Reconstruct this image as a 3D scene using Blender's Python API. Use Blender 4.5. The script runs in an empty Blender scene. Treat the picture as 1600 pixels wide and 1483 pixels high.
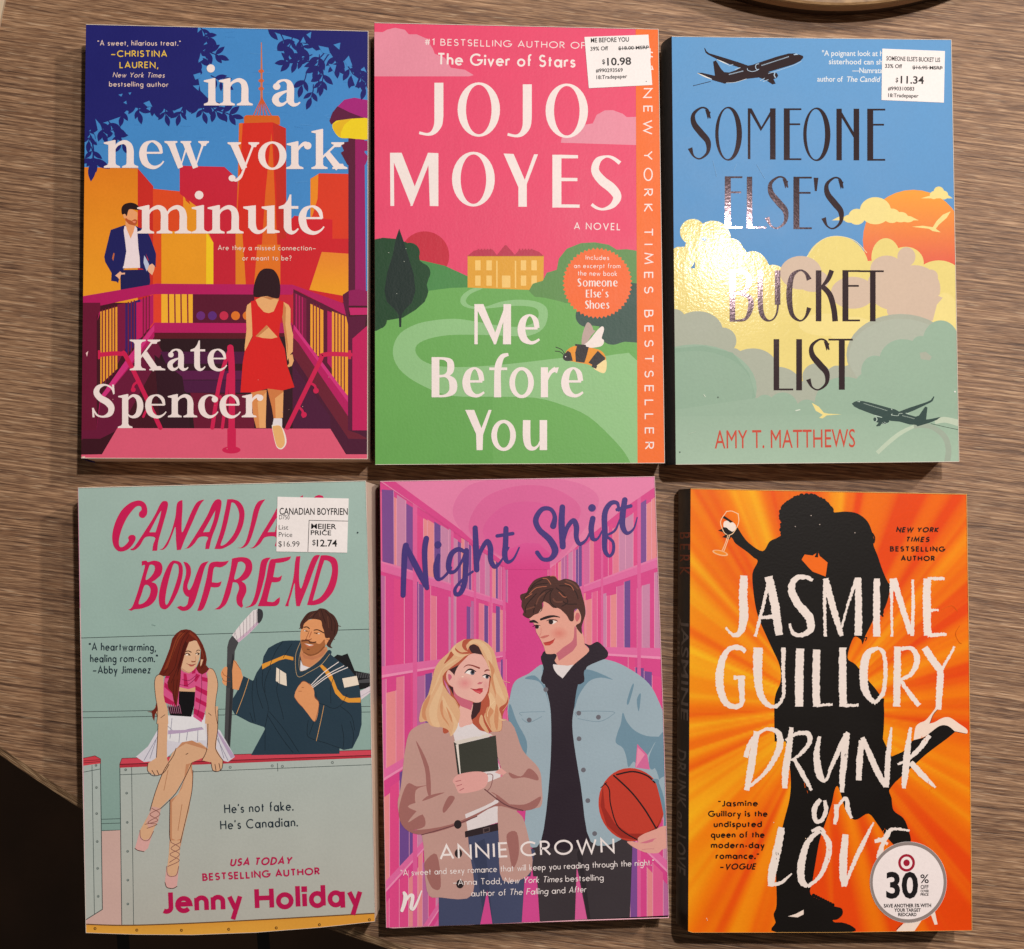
import bpy, math, random
from mathutils import Vector
from mathutils.geometry import tessellate_polygon
R = math.radians
C = bpy.context.scene.collection

# ------------------------------------------------------------------ camera, world, lamps, exposure
HC, TILT, FPX = 0.80, R(3.5), 2580.0           # camera height over the table, tilt, focal length in photo pixels
cam_d = bpy.data.cameras.new('camera'); cam = bpy.data.objects.new('camera', cam_d); C.objects.link(cam)
cam.location = (0, 0, HC); cam.rotation_euler = (TILT, 0, 0)
cam_d.sensor_fit = 'HORIZONTAL'; cam_d.sensor_width = 36; cam_d.lens = 36*FPX/1600
cam_d.clip_start = 0.01; cam_d.clip_end = 50
bpy.context.scene.camera = cam

world = bpy.data.worlds.new('World'); bpy.context.scene.world = world; world.use_nodes = True
bg = world.node_tree.nodes['Background']
bg.inputs['Color'].default_value = (1.0, 0.88, 0.76, 1); bg.inputs['Strength'].default_value = 0.085

def lamp(name, loc, watts, col, rad):
    d = bpy.data.lights.new(name, 'POINT'); d.energy = watts; d.color = col; d.shadow_soft_size = rad
    o = bpy.data.objects.new(name, d); C.objects.link(o); o.location = loc; return o
lamp('ceiling_lamp', (0.29, 0.43, 1.45), 47, (1.0, 0.93, 0.87), 0.024)
lamp('ceiling_lamp', (1.15, 0.78, 1.55), 66, (1.0, 0.91, 0.83), 0.05)
lamp('ceiling_lamp', (0.62, 0.95, 1.60), 20, (1.0, 0.91, 0.83), 0.05)

vs = bpy.context.scene.view_settings
vs.view_transform = 'Standard'; vs.look = 'None'; vs.exposure = 0.0; vs.gamma = 1.0; vs.use_curve_mapping = False
bpy.context.scene.cycles.max_bounces = 6

# ------------------------------------------------------------------ small helpers
def lin(h):
    h = h.lstrip('#'); o = []
    for i in (0, 2, 4):
        c = int(h[i:i+2], 16)/255; o.append(c/12.92 if c <= .04045 else ((c+.055)/1.055)**2.4)
    return tuple(o) + (1.0,)
def mix(a, b, t):
    t = max(0, min(1, t)); return tuple(p+(q-p)*t for p, q in zip(a, b))
def spot(u, v, z):                               # where the sight line of photo point (u, v) meets the level z
    x, y = (u-800)/FPX, -(v-741.5)/FPX; c, s = math.cos(TILT), math.sin(TILT)
    dy, dz = y*c+s, y*s-c; t = (z-HC)/dz
    return Vector((x*t, dy*t, z))

def nodes(name):
    m = bpy.data.materials.new(name); m.use_nodes = True; nt = m.node_tree
    return m, nt, nt.nodes['Principled BSDF']
def N(nt, t, **k):
    n = nt.nodes.new(t)
    for a, v in k.items():
        if a in n.inputs: n.inputs[a].default_value = v
        else: setattr(n, a, v)
    return n
def plain(name, col, rough=.6, spec=.4, metal=0):
    m, nt, p = nodes(name); p.inputs['Base Color'].default_value = lin(col) if isinstance(col, str) else col
    p.inputs['Roughness'].default_value = rough; p.inputs['Specular IOR Level'].default_value = spec; p.inputs['Metallic'].default_value = metal
    return m
def ramp(nt, stops):
    r = N(nt, 'ShaderNodeValToRGB'); e = r.color_ramp.elements
    while len(e) < len(stops): e.new(.5)
    for q, (p, c) in zip(e, stops): q.position = p; q.color = c if not isinstance(c, str) else lin(c)
    return r
def printed(name, rough=.38, spec=.25, bump=.04, scale=900, wave=.0, metal=0.0, grain=.05):
    """ink on laminated card: colour from the printed layer, fine paper grain, slightly wavy lamination"""
    m, nt, p = nodes(name); L = nt.links.new
    a = N(nt, 'ShaderNodeVertexColor', layer_name='ink'); tc = N(nt, 'ShaderNodeTexCoord')
    n1 = N(nt, 'ShaderNodeTexNoise', Scale=scale, Detail=3.0); L(tc.outputs['Object'], n1.inputs['Vector'])
    n2 = N(nt, 'ShaderNodeTexNoise', Scale=45.0, Detail=4.0); L(tc.outputs['Object'], n2.inputs['Vector'])
    ad = N(nt, 'ShaderNodeMath', operation='ADD'); L(n1.outputs['Fac'], ad.inputs[0]); L(n2.outputs['Fac'], ad.inputs[1])
    mr = N(nt, 'ShaderNodeMapRange'); mr.inputs['From Min'].default_value = .6; mr.inputs['From Max'].default_value = 1.4
    mr.inputs['To Min'].default_value = 1-grain; mr.inputs['To Max'].default_value = 1+grain; L(ad.outputs[0], mr.inputs['Value'])
    vm = N(nt, 'ShaderNodeVectorMath', operation='SCALE'); L(a.outputs['Color'], vm.inputs[0]); L(mr.outputs[0], vm.inputs['Scale'])
    L(vm.outputs[0], p.inputs['Base Color'])
    rr = N(nt, 'ShaderNodeMapRange'); rr.inputs['To Min'].default_value = rough*.8; rr.inputs['To Max'].default_value = rough*1.2
    L(n2.outputs['Fac'], rr.inputs['Value']); L(rr.outputs[0], p.inputs['Roughness'])
    p.inputs['Specular IOR Level'].default_value = spec; p.inputs['Metallic'].default_value = metal
    b = N(nt, 'ShaderNodeBump', Strength=bump, Distance=.001); L(n1.outputs['Fac'], b.inputs['Height'])
    if wave:
        mp = N(nt, 'ShaderNodeMapping'); mp.inputs['Scale'].default_value = (1, .35, 1); L(tc.outputs['Object'], mp.inputs['Vector'])
        n3 = N(nt, 'ShaderNodeTexNoise', Scale=240.0, Detail=2.0); L(mp.outputs[0], n3.inputs['Vector'])
        b2 = N(nt, 'ShaderNodeBump', Strength=wave, Distance=.001); L(n3.outputs['Fac'], b2.inputs['Height']); L(b.outputs[0], b2.inputs['Normal']); b = b2
    L(b.outputs[0], p.inputs['Normal'])
    return m

def link(name, me, mat, parent=None, loc=None):
    o = bpy.data.objects.new(name, me); C.objects.link(o)
    for m in (mat if isinstance(mat, (list, tuple)) else [mat]): me.materials.append(m)
    if parent: o.parent = parent
    if loc: o.location = loc
    return o
def empty(name, loc, label, cat, group=None):
    o = bpy.data.objects.new(name, None); C.objects.link(o); o.location = loc; o.empty_display_size = .02
    o['label'] = label; o['category'] = cat
    if group: o['group'] = group
    return o

# ------------------------------------------------------------------ printing: flat inked shapes laid one over the other
def crom(p, closed, n=6, corners=()):
    out = []; m = len(p); segs = m if closed else m-1
    for i in range(segs):
        b, c = p[i], p[(i+1) % m]
        a = p[(i-1) % m] if (closed or i > 0) else b
        d = p[(i+2) % m] if (closed or i+2 < m) else c
        if i in corners: a = b
        if (i+1) % m in corners: d = c
        for k in range(n):
            t = k/n; t2, t3 = t*t, t*t*t
            out.append(tuple(.5*(2*B+(Cc-A)*t+(2*A-5*B+4*Cc-D)*t2+(3*B-A-3*Cc+D)*t3) for A, B, Cc, D in zip(a, b, c, d)))
    if not closed: out.append(tuple(p[-1]))
    return out
def pts(s):
    """'x,y x,y! ...' -> points, set of corner indices"""
    if not isinstance(s, str): return [tuple(q) for q in s], set()
    P, K = [], set()
    for i, w in enumerate(s.split()):
        if w.endswith('!'): K.add(i); w = w[:-1]
        P.append(tuple(float(v) for v in w.split(',')))
    return P, K
def area(p): return .5*sum(a[0]*b[1]-b[0]*a[1] for a, b in zip(p, p[1:]+p[:1]))
def clip_poly(poly, quad):
    for a, b in zip(quad, quad[1:]+quad[:1]):
        out = []
        ex, ey = b[0]-a[0], b[1]-a[1]
        f = [ex*(q[1]-a[1])-ey*(q[0]-a[0]) for q in poly]
        for i, q in enumerate(poly):
            j = (i+1) % len(poly); r = poly[j]
            if f[i] >= 0: out.append(q)
            if (f[i] < 0) != (f[j] < 0):
                t = f[i]/(f[i]-f[j]); out.append((q[0]+(r[0]-q[0])*t, q[1]+(r[1]-q[1])*t))
        poly = out
        if len(poly) < 3: return []
    return poly
class Art:
    """collects inked faces; coordinates are those of the printed sheet, place() turns a sheet point into the book's own space"""
    def __init__(s, place, outline, step=2.5e-7):
        s.place, s.step, s.z, s.least = place, step, 0.0, (1e-4 if max(q[0] for q in outline) > 2 else 1e-9)
        s.quad = outline if area(outline) > 0 else outline[::-1]
        s.layers = {}; s.cur = 'front_cover'; s.ox = s.oy = 0.0; s.k = 1.0
    def zoom(s, ox, oy, k=3.2): s.ox, s.oy, s.k = ox, oy, k
    def uv(s, q): return (s.ox+q[0]/s.k, s.oy+q[1]/s.k)
    def up(s): s.z += s.step
    def tri(s, poly, col, dz=0.0):
        poly = clip_poly(poly, s.quad)
        if len(poly) < 3 or abs(area(poly)) < s.least: return
        if area(poly) > 0: poly = poly[::-1]
        V, F, K = s.layers.setdefault(s.cur, ([], [], []))
        b = len(V)
        for q in poly: V.append(s.place(q[0], q[1], s.z+dz))
        F.append(tuple(range(b, b+len(poly))))
        K.append([col(*q) if callable(col) else col for q in poly])
    def fill(s, rings, col):
        """rings in sheet coordinates: outer first, then holes"""
        s.up(); flat = [q for r in rings for q in r]
        for t in tessellate_polygon([[Vector((q[0], q[1], 0)) for q in r] for r in rings]):
            s.tri([flat[i] for i in t], col)
    def build(s, mats, parent_of):
        done = {}
        for name, (V, F, K) in s.layers.items():
            me = bpy.data.meshes.new(name); me.from_pydata(V, [], F)
            ca = me.color_attributes.new('ink', 'FLOAT_COLOR', 'CORNER')
            ca.data.foreach_set('color', [v for f in K for c in f for v in c])
            done[name] = link(name, me, mats.get(name, mats['front_cover']), parent_of(name, done))
        return done
A = None
def col_(c): return c if callable(c) or isinstance(c, tuple) else lin(c)
def sheet(c):                                    # a colour function written in zoom coordinates
    ox, oy, k = A.ox, A.oy, A.k
    return lambda u, v: c((u-ox)*k, (v-oy)*k)
def grad(c0, c1, x0, y0, x1, y1):
    a, b = lin(c0), lin(c1); dx, dy = x1-x0, y1-y0; n = dx*dx+dy*dy
    return sheet(lambda x, y: mix(a, b, ((x-x0)*dx+(y-y0)*dy)/n))
def P(c, s, sm=0, n=6):
    p, k = pts(s)
    if sm: p = crom(p, True, n, k)
    A.fill([[A.uv(q) for q in p]], col_(c))
def PH(c, *rings, n=5):
    out = []
    for i, s in enumerate(rings):
        p, k = pts(s); p = [A.uv(q) for q in crom(p, True, n, k)]
        if (area(p) > 0) == (i > 0): p = p[::-1]
        out.append(p)
    A.fill(out, col_(c))
def E(c, cx, cy, rx, ry=None, rot=0, n=36, hole=None):
    ry = ry or rx; cr, sr = math.cos(R(rot)), math.sin(R(rot))
    def ring(a, b, m): return [A.uv((cx+a*math.cos(t)*cr-b*math.sin(t)*sr, cy+a*math.cos(t)*sr+b*math.sin(t)*cr)) for t in [2*math.pi*i/m for i in range(m)]]
    rings = [ring(rx, ry, n)]
    if hole: rings.append(ring(hole[0], hole[1], n)[::-1])
    A.fill(rings, col_(c))
def blush(cx, cy, rx, ry, c0, c1, n=7):
    for i in range(n): E(mix(lin(c0), lin(c1), (i+1)/n), cx, cy, rx*(1-i/n), ry*(1-i/n))
def strip(p, c, cap, conv, rough=0.0):
    """a pen stroke through points (x, y, width): offsets both sides, mitred joints, round or square ends"""
    q = [p[0]]
    for r in p[1:]:
        if abs(r[0]-q[-1][0])+abs(r[1]-q[-1][1]) > 1e-6: q.append(r)
    p = q; n = len(p)
    if n < 2: return
    Lf, Rt = [], []
    for i in range(n):
        a, b, d = p[max(i-1, 0)], p[i], p[min(i+1, n-1)]
        def nrm(u, v):
            l = math.hypot(v[0]-u[0], v[1]-u[1]) or 1; return (-(v[1]-u[1])/l, (v[0]-u[0])/l)
        n1 = nrm(a, b) if i else nrm(b, d); n2 = nrm(b, d) if i < n-1 else n1
        mx, my = n1[0]+n2[0], n1[1]+n2[1]; ml = math.hypot(mx, my) or 1; mx, my = mx/ml, my/ml
        f = 1/max(.42, mx*n1[0]+my*n1[1]); h = b[2]*.5*f
        j1 = random.uniform(-rough, rough) if rough else 0; j2 = random.uniform(-rough, rough) if rough else 0
        Lf.append((b[0]+mx*(h+j1), b[1]+my*(h+j1))); Rt.append((b[0]-mx*(h+j2), b[1]-my*(h+j2)))
    A.up(); K = col_(c); d = 0.0
    if n > 3:                                    # a stroke that crosses itself climbs over itself, like wet ink
        run = [0.0]
        for a, b in zip(p, p[1:]): run.append(run[-1]+math.hypot(b[0]-a[0], b[1]-a[1]))
        st = max(1, n//60)
        for i in range(0, n, st):
            for j in range(i+1, n, st):
                w = (p[i][2]+p[j][2])*.5
                if run[j]-run[i] > w*1.25 and math.hypot(p[i][0]-p[j][0], p[i][1]-p[j][1]) < w: d = 1.2e-7; break
            if d: break
        if not d:
            for i in range(n-1):
                vx, vy = p[i+1][0]-p[i][0], p[i+1][1]-p[i][1]
                if (Lf[i+1][0]-Lf[i][0])*vx+(Lf[i+1][1]-Lf[i][1])*vy < 0 or (Rt[i+1][0]-Rt[i][0])*vx+(Rt[i+1][1]-Rt[i][1])*vy < 0: d = 1.2e-7; break
    for i in range(n-1):
        A.tri([conv(Lf[i]), conv(Lf[i+1]), conv(Rt[i+1])], K, d*i); A.tri([conv(Lf[i]), conv(Rt[i+1]), conv(Rt[i])], K, d*i)
    A.z += d*n
    if cap == 'r':
        A.up()
        for e, o in ((p[0], p[1]), (p[-1], p[-2])):
            t0 = math.atan2(e[1]-o[1], e[0]-o[0]); m = 8
            arc = [(e[0]+e[2]*.5*math.cos(t0+math.pi*(k/m-.5)), e[1]+e[2]*.5*math.sin(t0+math.pi*(k/m-.5))) for k in range(m+1)]
            A.tri([conv(v) for v in arc], K)
def S(c, s, w=None, sm=1, cap='r', n=6, rough=0.0):
    p, k = pts(s); p = [(q[0], q[1], q[2] if len(q) > 2 else w) for q in p]
    if sm and len(p) > 2:
        p = crom(p, False, n, k)
    if rough:
        d = []
        for a, b in zip(p, p[1:]):
            m = max(1, int(math.hypot(b[0]-a[0], b[1]-a[1])/5))
            d += [tuple(u+(v-u)*i/m for u, v in zip(a, b)) for i in range(m)]
        p = d+[p[-1]]
    strip([(q[0], q[1], max(q[2], .01)) for q in p], c, cap, A.uv, rough)

# ------------------------------------------------------------------ lettering
_cu = bpy.data.curves.new('lettering', 'FONT'); _ob = bpy.data.objects.new('lettering', _cu); C.objects.link(_ob)
def glyphs(s, b=0.0, sp=1.0):
    _cu.body = s; _cu.offset = b; _cu.space_character = sp; _cu.resolution_u = 3; _cu.size = 1
    bpy.context.view_layer.update()
    ev = _ob.evaluated_get(bpy.context.evaluated_depsgraph_get()); me = ev.to_mesh(); me.calc_loop_triangles()
    V = [tuple(v.co[:2]) for v in me.vertices]; F = [tuple(t.vertices) for t in me.loop_triangles]
    ev.to_mesh_clear(); return V, F
_H = None
def T(s, x0, y0, x1, y1, cap, c, b=0.0, it=0.0, sp=1.0):
    """a line of plain sans text from baseline (x0, y0) to (x1, y1), capitals cap high"""
    global _H
    if _H is None: _H = max(v[1] for v in glyphs('H')[0])
    V, F = glyphs(s, b, sp); lo = min(v[0] for v in V); hi = max(v[0] for v in V)
    dx, dy = x1-x0, y1-y0; l = math.hypot(dx, dy); ux, uy = dx/l, dy/l; k = l/(hi-lo); h = cap/_H
    def cv(v):
        X = (v[0]-lo)*k+it*v[1]*h; Y = v[1]*h
        return A.uv((x0+ux*X+uy*Y, y0+uy*X-ux*Y))
    A.up(); K = col_(c)
    for f in F: A.tri([cv(V[i]) for i in f], K)
GEO = {
'A': (.76, "0,0 .38,1 .76,0; .13,.3 .63,.3"), 'B': (.55, "0,.5 0,0 .25,0 @.27,.265,.27,.265,-90,90 0,.53; 0,.5 0,1 .2,1 @.22,.765,.22,.235,90,-90"),
'C': (.84, "@.5,.5,.5,.5,48,312"), 'D': (.7, "0,.5 0,0 .2,0 @.2,.5,.5,.5,-90,90 0,1 0,.5"), 'E': (.46, ".46,1 0,1 0,0 .46,0; 0,.52 .42,.52"),
'F': (.44, ".44,1 0,1 0,0; 0,.52 .4,.52"), 'G': (.98, "@.5,.5,.5,.5,48,355 .58,.47"), 'H': (.66, "0,0 0,1; .66,0 .66,1; 0,.52 .66,.52"), 'I': (0, "0,0 0,1"),
'J': (.3, ".3,1 .3,.2 @.1,.2,.2,.2,0,-130"), 'K': (.56, "0,0 0,1; .54,1 .03,.5 .58,0"), 'L': (.42, "0,1 0,0 .42,0"), 'M': (.86, "0,0 .12,1 .43,.15 .74,1 .86,0"),
'N': (.72, "0,0 0,1 .72,0 .72,1"), 'O': (1, "@.5,.5,.5,.5,0,360"), 'P': (.48, "0,0 0,1 .22,1 @.22,.73,.26,.27,90,-90 0,.46"), 'R': (.52, "0,0 0,1 .22,1 @.22,.74,.26,.26,90,-90 0,.48; .2,.48 .54,0"),
'S': (.5, "@.25,.75,.22,.25,30,240 .36,.45 @.25,.27,.25,.27,50,-150"), 'T': (.56, "0,1 .56,1; .28,1 .28,0"), 'U': (.62, "0,1 0,.3 @.31,.3,.31,.3,180,360 .62,1"),
'V': (.72, "0,1 .36,0 .72,1"), 'W': (1.1, "0,1 .27,0 .55,.95 .83,0 1.1,1"), 'X': (.66, "0,0 .64,1; .66,0 .02,1"), 'Y': (.66, "0,1 .33,.45 .66,1; .33,.45 .33,0"), 'Z': (.56, "0,1 .54,1 .02,0 .56,0"),
'a': (.58, "@.26,.3,.26,.3,0,360; .57,.64 .57,-.02"), 'b': (.54, "0,1.05 0,0; @.27,.3,.27,.3,0,360"), 'c': (.46, "@.28,.3,.28,.3,50,310"), 'd': (.54, ".54,1.05 .54,0; @.27,.3,.27,.3,0,360"),
'e': (.56, "0,.32 .56,.32 @.28,.3,.28,.3,5,318"), 'f': (.28, ".3,1 @.24,.88,.13,.15,80,180 .11,0; 0,.58 .26,.58"), 'g': (.54, "@.27,.3,.27,.3,0,360; .54,.6 .54,-.05 @.28,-.05,.26,.24,0,-150"),
'h': (.44, "0,1.05 0,0; 0,.3 @.22,.36,.22,.24,170,0 .44,0"), 'i': (0, "0,.6 0,0; 0,.84 0,.88"), 'j': (.05, ".05,.6 .05,-.3; .05,.84 .05,.88"), 'k': (.42, "0,1.05 0,0; .38,.6 .02,.28 .42,0"), 'l': (0, "0,1.05 0,0"),
'm': (.8, "0,.6 0,0; 0,.36 @.2,.4,.2,.2,170,0 .4,0; .4,.36 @.6,.4,.2,.2,170,0 .8,0"), 'n': (.44, "0,.6 0,0; 0,.36 @.22,.38,.22,.22,170,0 .44,0"), 'o': (.58, "@.29,.3,.29,.3,0,360"),
'p': (.54, "0,.6 0,-.35; @.27,.3,.27,.3,0,360"), 'q': (.54, ".54,.6 .54,-.35; @.27,.3,.27,.3,0,360"), 'r': (.26, "0,.6 0,0; 0,.34 @.2,.38,.2,.21,170,60"),
's': (.32, "@.17,.45,.14,.15,20,230 .24,.27 @.17,.16,.16,.16,40,-160"), 't': (.28, ".12,.86 .12,0; 0,.58 .28,.58"), 'u': (.44, "0,.6 0,.22 @.22,.22,.22,.22,180,360 .44,.6; .44,.3 .44,0"),
'v': (.46, "0,.6 .23,0 .46,.6"), 'w': (.74, "0,.6 .19,0 .37,.56 .55,0 .74,.6"), 'x': (.42, "0,0 .4,.6; .42,0 .02,.6"), 'y': (.46, "0,.6 .24,.02; .48,.6 .12,-.34"), 'z': (.4, "0,.6 .38,.6 .02,0 .4,0"),
'.': (.02, "0,0 0,.05"), ',': (.06, ".06,.05 0,-.16"), "'": (.04, ".04,1 .0,.76"), '"': (.2, ".0,1 .03,.76; .18,1 .2,.76"), '-': (.24, "0,.32 .24,.32"), '_': (.6, "0,.34 .6,.34"), '1': (.22, "0,.84 .2,1 .2,0"),
'#': (.6, ".16,0 .28,1; .4,0 .52,1; 0,.34 .6,.34; .03,.66 .63,.66"), '?': (.42, "@.2,.76,.2,.24,170,-60 .2,.42 .2,.26; .2,0 .2,.04"), '`': (.2, ".04,.76 0,1; .2,.76 .17,1")}
def path(s):
    out = []
    for w in s.split():
        if w[0] == '@':
            cx, cy, rx, ry, a0, a1 = map(float, w[1:].split(',')); m = max(3, int(abs(a1-a0)/18))
            out += [(cx+rx*math.cos(R(a0+(a1-a0)*i/m)), cy+ry*math.sin(R(a0+(a1-a0)*i/m))) for i in range(m+1)]
        else: out.append(tuple(map(float, w.split(','))))
    return out
def G(s, x0, y0, x1, y1, cap, w, c, it=0.0, gap=.2, cap_end='b', vert=0):
    """a line of geometric sans lettering drawn with a pen of width w (in capital heights)"""
    adv, items = 0, []
    for ch in s:
        if ch == ' ': adv += .42+gap*.5; continue
        a, sp = GEO[ch]; items.append((adv+w*.5, sp, ch.islower() and w > .165)); adv += a+w+gap
    tot = adv-gap; dx, dy = x1-x0, y1-y0; l = math.hypot(dx, dy); ux, uy = dx/l, dy/l; k = l/tot
    bold = w > .165
    def rise(y, lo): return y if not lo or y < 0 else (y*1.1 if y < .62 else .682+(y-.62)*.93)
    for off, sp, lo in items:
        for st in sp.split(';'):
            q = [((off+x)*k+it*y*cap, (w*.5+y*(1-w) if 0 <= y <= 1.1 else y)*cap, w*cap) for x, y in [(x_, rise(y_, lo)) for x_, y_ in path(st)]]
            closed = len(q) > 8 and abs(q[0][0]-q[-1][0])+abs(q[0][1]-q[-1][1]) < 1e-3
            if closed: q = q+[q[1]]
            if len(q) == 2 and math.hypot(q[0][0]-q[1][0], q[0][1]-q[1][1]) < .09*cap:      # dots and points
                mx, my = (q[0][0]+q[1][0])/2, (q[0][1]+q[1][1])/2; h = w*cap*.6; q = [(mx, my-h, w*cap*1.2), (mx, my+h, w*cap*1.2)]
            strip(q, c, cap_end if not closed else 'b', lambda v: A.uv((x0+ux*v[0]+uy*v[1], y0+uy*v[0]-ux*v[1])))

# ------------------------------------------------------------------ a paperback: page block, two covers, spine
PAPER = lin('#e9d9c8')
def page_mat(name, base, dark):
    m, nt, p = nodes(name); L = nt.links.new; g = N(nt, 'ShaderNodeTexCoord'); mp = N(nt, 'ShaderNodeMapping')
    mp.inputs['Scale'].default_value = (14, 14, 2600); L(g.outputs['Object'], mp.inputs['Vector'])
    n = N(nt, 'ShaderNodeTexNoise', Scale=1.0, Detail=3.0); L(mp.outputs[0], n.inputs['Vector'])
    r = ramp(nt, [(.32, dark), (.62, base)]); L(n.outputs['Fac'], r.inputs['Fac']); L(r.outputs[0], p.inputs['Base Color'])
    p.inputs['Roughness'].default_value = .85; p.inputs['Specular IOR Level'].default_value = .2
    return m
def loft(name, rings, mat, parent, caps=True, closed=True, smooth=False):
    V = [tuple(v) for r in rings for v in r]; n = len(rings[0]); F = []
    for i in range(len(rings)-1):
        for j in range(n if closed else n-1):
            a, b = i*n+j, i*n+(j+1) % n; F.append((a, b, b+n, a+n))
    if caps: F.append(tuple(range(n))[::-1]); F.append(tuple((len(rings)-1)*n+i for i in range(n)))
    me = bpy.data.meshes.new(name); me.from_pydata(V, [], F)
    if smooth: me.polygons.foreach_set('use_smooth', [True]*len(F))
    return link(name, me, mat, parent)
class Book:
    def __init__(s, label, outline, t, shift, splay=None, bulge=.0015, spine=None, pages=('#dcc4ae', '#a98a76'), mats=None, left=None, paper=None):
        """outline: the front cover's edge on the photo, from its top left corner clockwise; t: thickness; shift: how far the back lies aside"""
        s.t = t; W = [spot(u, v, t) for u, v in outline]; c = sum(W, Vector())/len(W)
        s.org = Vector((c.x, c.y, 0)); s.outline = outline
        s.root = empty('paperback_book', s.org, label, 'book', 'paperback novels laid out in two rows')
        s.art = Art(lambda u, v, z: tuple(spot(u, v, t)+Vector((0, 0, z+4e-6))-s.org), list(outline))
        s.mats = mats or {'front_cover': printed('printed_cover')}
        top = [w-s.org for w in W]; s.top = top
        n = len(top); ct = .0003
        sh = [Vector((shift[0], shift[1], 0))+(Vector((splay[i][0], splay[i][1], 0)) if splay and i in splay else Vector()) for i in range(n)]
        def at(i, z):
            f = (t-z)/t; q = top[i]+sh[i]*f; return Vector((q.x, q.y, z))
        cen = sum(top, Vector())/n
        def ins(v, d):
            w = v-cen; w = Vector((w.x, w.y, 0)); return v-w.normalized()*d
        mid = [ins(at(i, ct), .0008) for i in range(n)]; midt = [ins(at(i, t-ct), .0005) for i in range(n)]
        pm = page_mat('page_paper', *pages)
        loft('page_block', [mid[::-1], midt[::-1]][::1], pm, s.root)
        loft('back_cover', [[ins(at(i, 0.0), .0016) for i in range(n)][::-1], [ins(at(i, ct), .0016) for i in range(n)][::-1]], plain('back_cover_card', spine or '#cccccc', .4), s.root)
        # front cover board: its cut edges and underside in white card, the print on top
        s.cover_rings = [[Vector((q.x, q.y, t-ct)) for q in top], [Vector((q.x, q.y, t)) for q in top]]
        # spine: a slightly bulged strip down the left edge
        a, b = s.top[0], s.top[-1]; rows = []
        for k in range(9):
            f = k/8; z = t*(1-f); o = math.sin(math.pi*f)*bulge+.0004*min(1, f*6)*min(1, (1-f)*6)
            rows.append([at(0, z)+Vector((-o, 0, 0)), at(n-1, z)+Vector((-o, 0, 0))])
        s.spine_rows = rows
        s.spine = loft('spine', rows, plain('spine_card', spine or '#cccccc', .45), s.root, caps=False, closed=False, smooth=True)
        s.n_edges = paper or '#e8dcd0'
    def spine_point(s, r, h, z):
        """r across the spine (0 front, 1 back), h down it (0 top, 1 bottom)"""
        x = max(0, min(7.999, r*8)); k = int(x); f = x-k; R_ = s.spine_rows
        p0 = R_[k][0].lerp(R_[k+1][0], f); p1 = R_[k][1].lerp(R_[k+1][1], f); p = p0.lerp(p1, h)
        return tuple(p+Vector((-(z+2e-5), 0, (z+2e-5)*.3)))
    def start(s):
        global A
        A = s.art; A.zoom(0, 0, 1); A.cur = 'front_cover'; return A
    def base(s, c):
        s.start(); A.fill([[tuple(q) for q in s.outline]], col_(c))
    def finish(s):
        a = s.art; a.cur = 'front_cover'; a.zoom(0, 0, 1); q = s.outline; n = len(q); cx = sum(v[0] for v in q)/n; cy = sum(v[1] for v in q)/n
        for i in range(n-1):                       # the cut card edge, rubbed bright; the fold at the spine keeps its ink
            w = .0015 if abs(q[i][1]-q[i+1][1]) > abs(q[i][0]-q[i+1][0]) else .0010
            a.up(); a.tri([q[i], q[i+1], (q[i+1][0]+(cx-q[i+1][0])*w*2, q[i+1][1]+(cy-q[i+1][1])*w*2), (q[i][0]+(cx-q[i][0])*w*2, q[i][1]+(cy-q[i][1])*w*2)], lin(s.n_edges))
        V, F, K = a.layers['front_cover']; b = len(V); n = len(s.top); lo, hi = s.cover_rings
        V += [tuple(v) for v in lo]+[tuple(v) for v in hi]; pc = lin(s.n_edges)
        for j in range(n):
            k = (j+1) % n; F.append((b+j, b+n+j, b+n+k, b+k)); K.append([pc]*4)
        F.append(tuple(b+j for j in range(n))); K.append([pc]*n)
        def par(name, done):
            if name == 'front_cover': return s.root
            if name.startswith('sticker_'): return done['price_sticker']
            if name == 'price_sticker': return s.root
            return done['front_cover']
        s.objs = a.build(s.mats, par)
def sticker(book, quad, thick=.00012):
    """a paper label stuck on the cover: a thin slab with its own print"""
    A.cur = 'price_sticker'
    A.z += thick
    p, _ = pts(quad); u = [A.uv(q) for q in p]; A.fill([u], lin('#f2ecec'))
    V, F, K = A.layers['price_sticker']; b = len(V); n = len(u); z1 = A.z
    if area(u) < 0: u = u[::-1]
    V += [A.place(q[0], q[1], z1-thick) for q in u]+[A.place(q[0], q[1], z1-1e-7) for q in u]
    for j in range(n):
        k = (j+1) % n; F.append((b+j, b+n+j, b+n+k, b+k)); K.append([lin('#ddd6d6')]*4)

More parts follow.
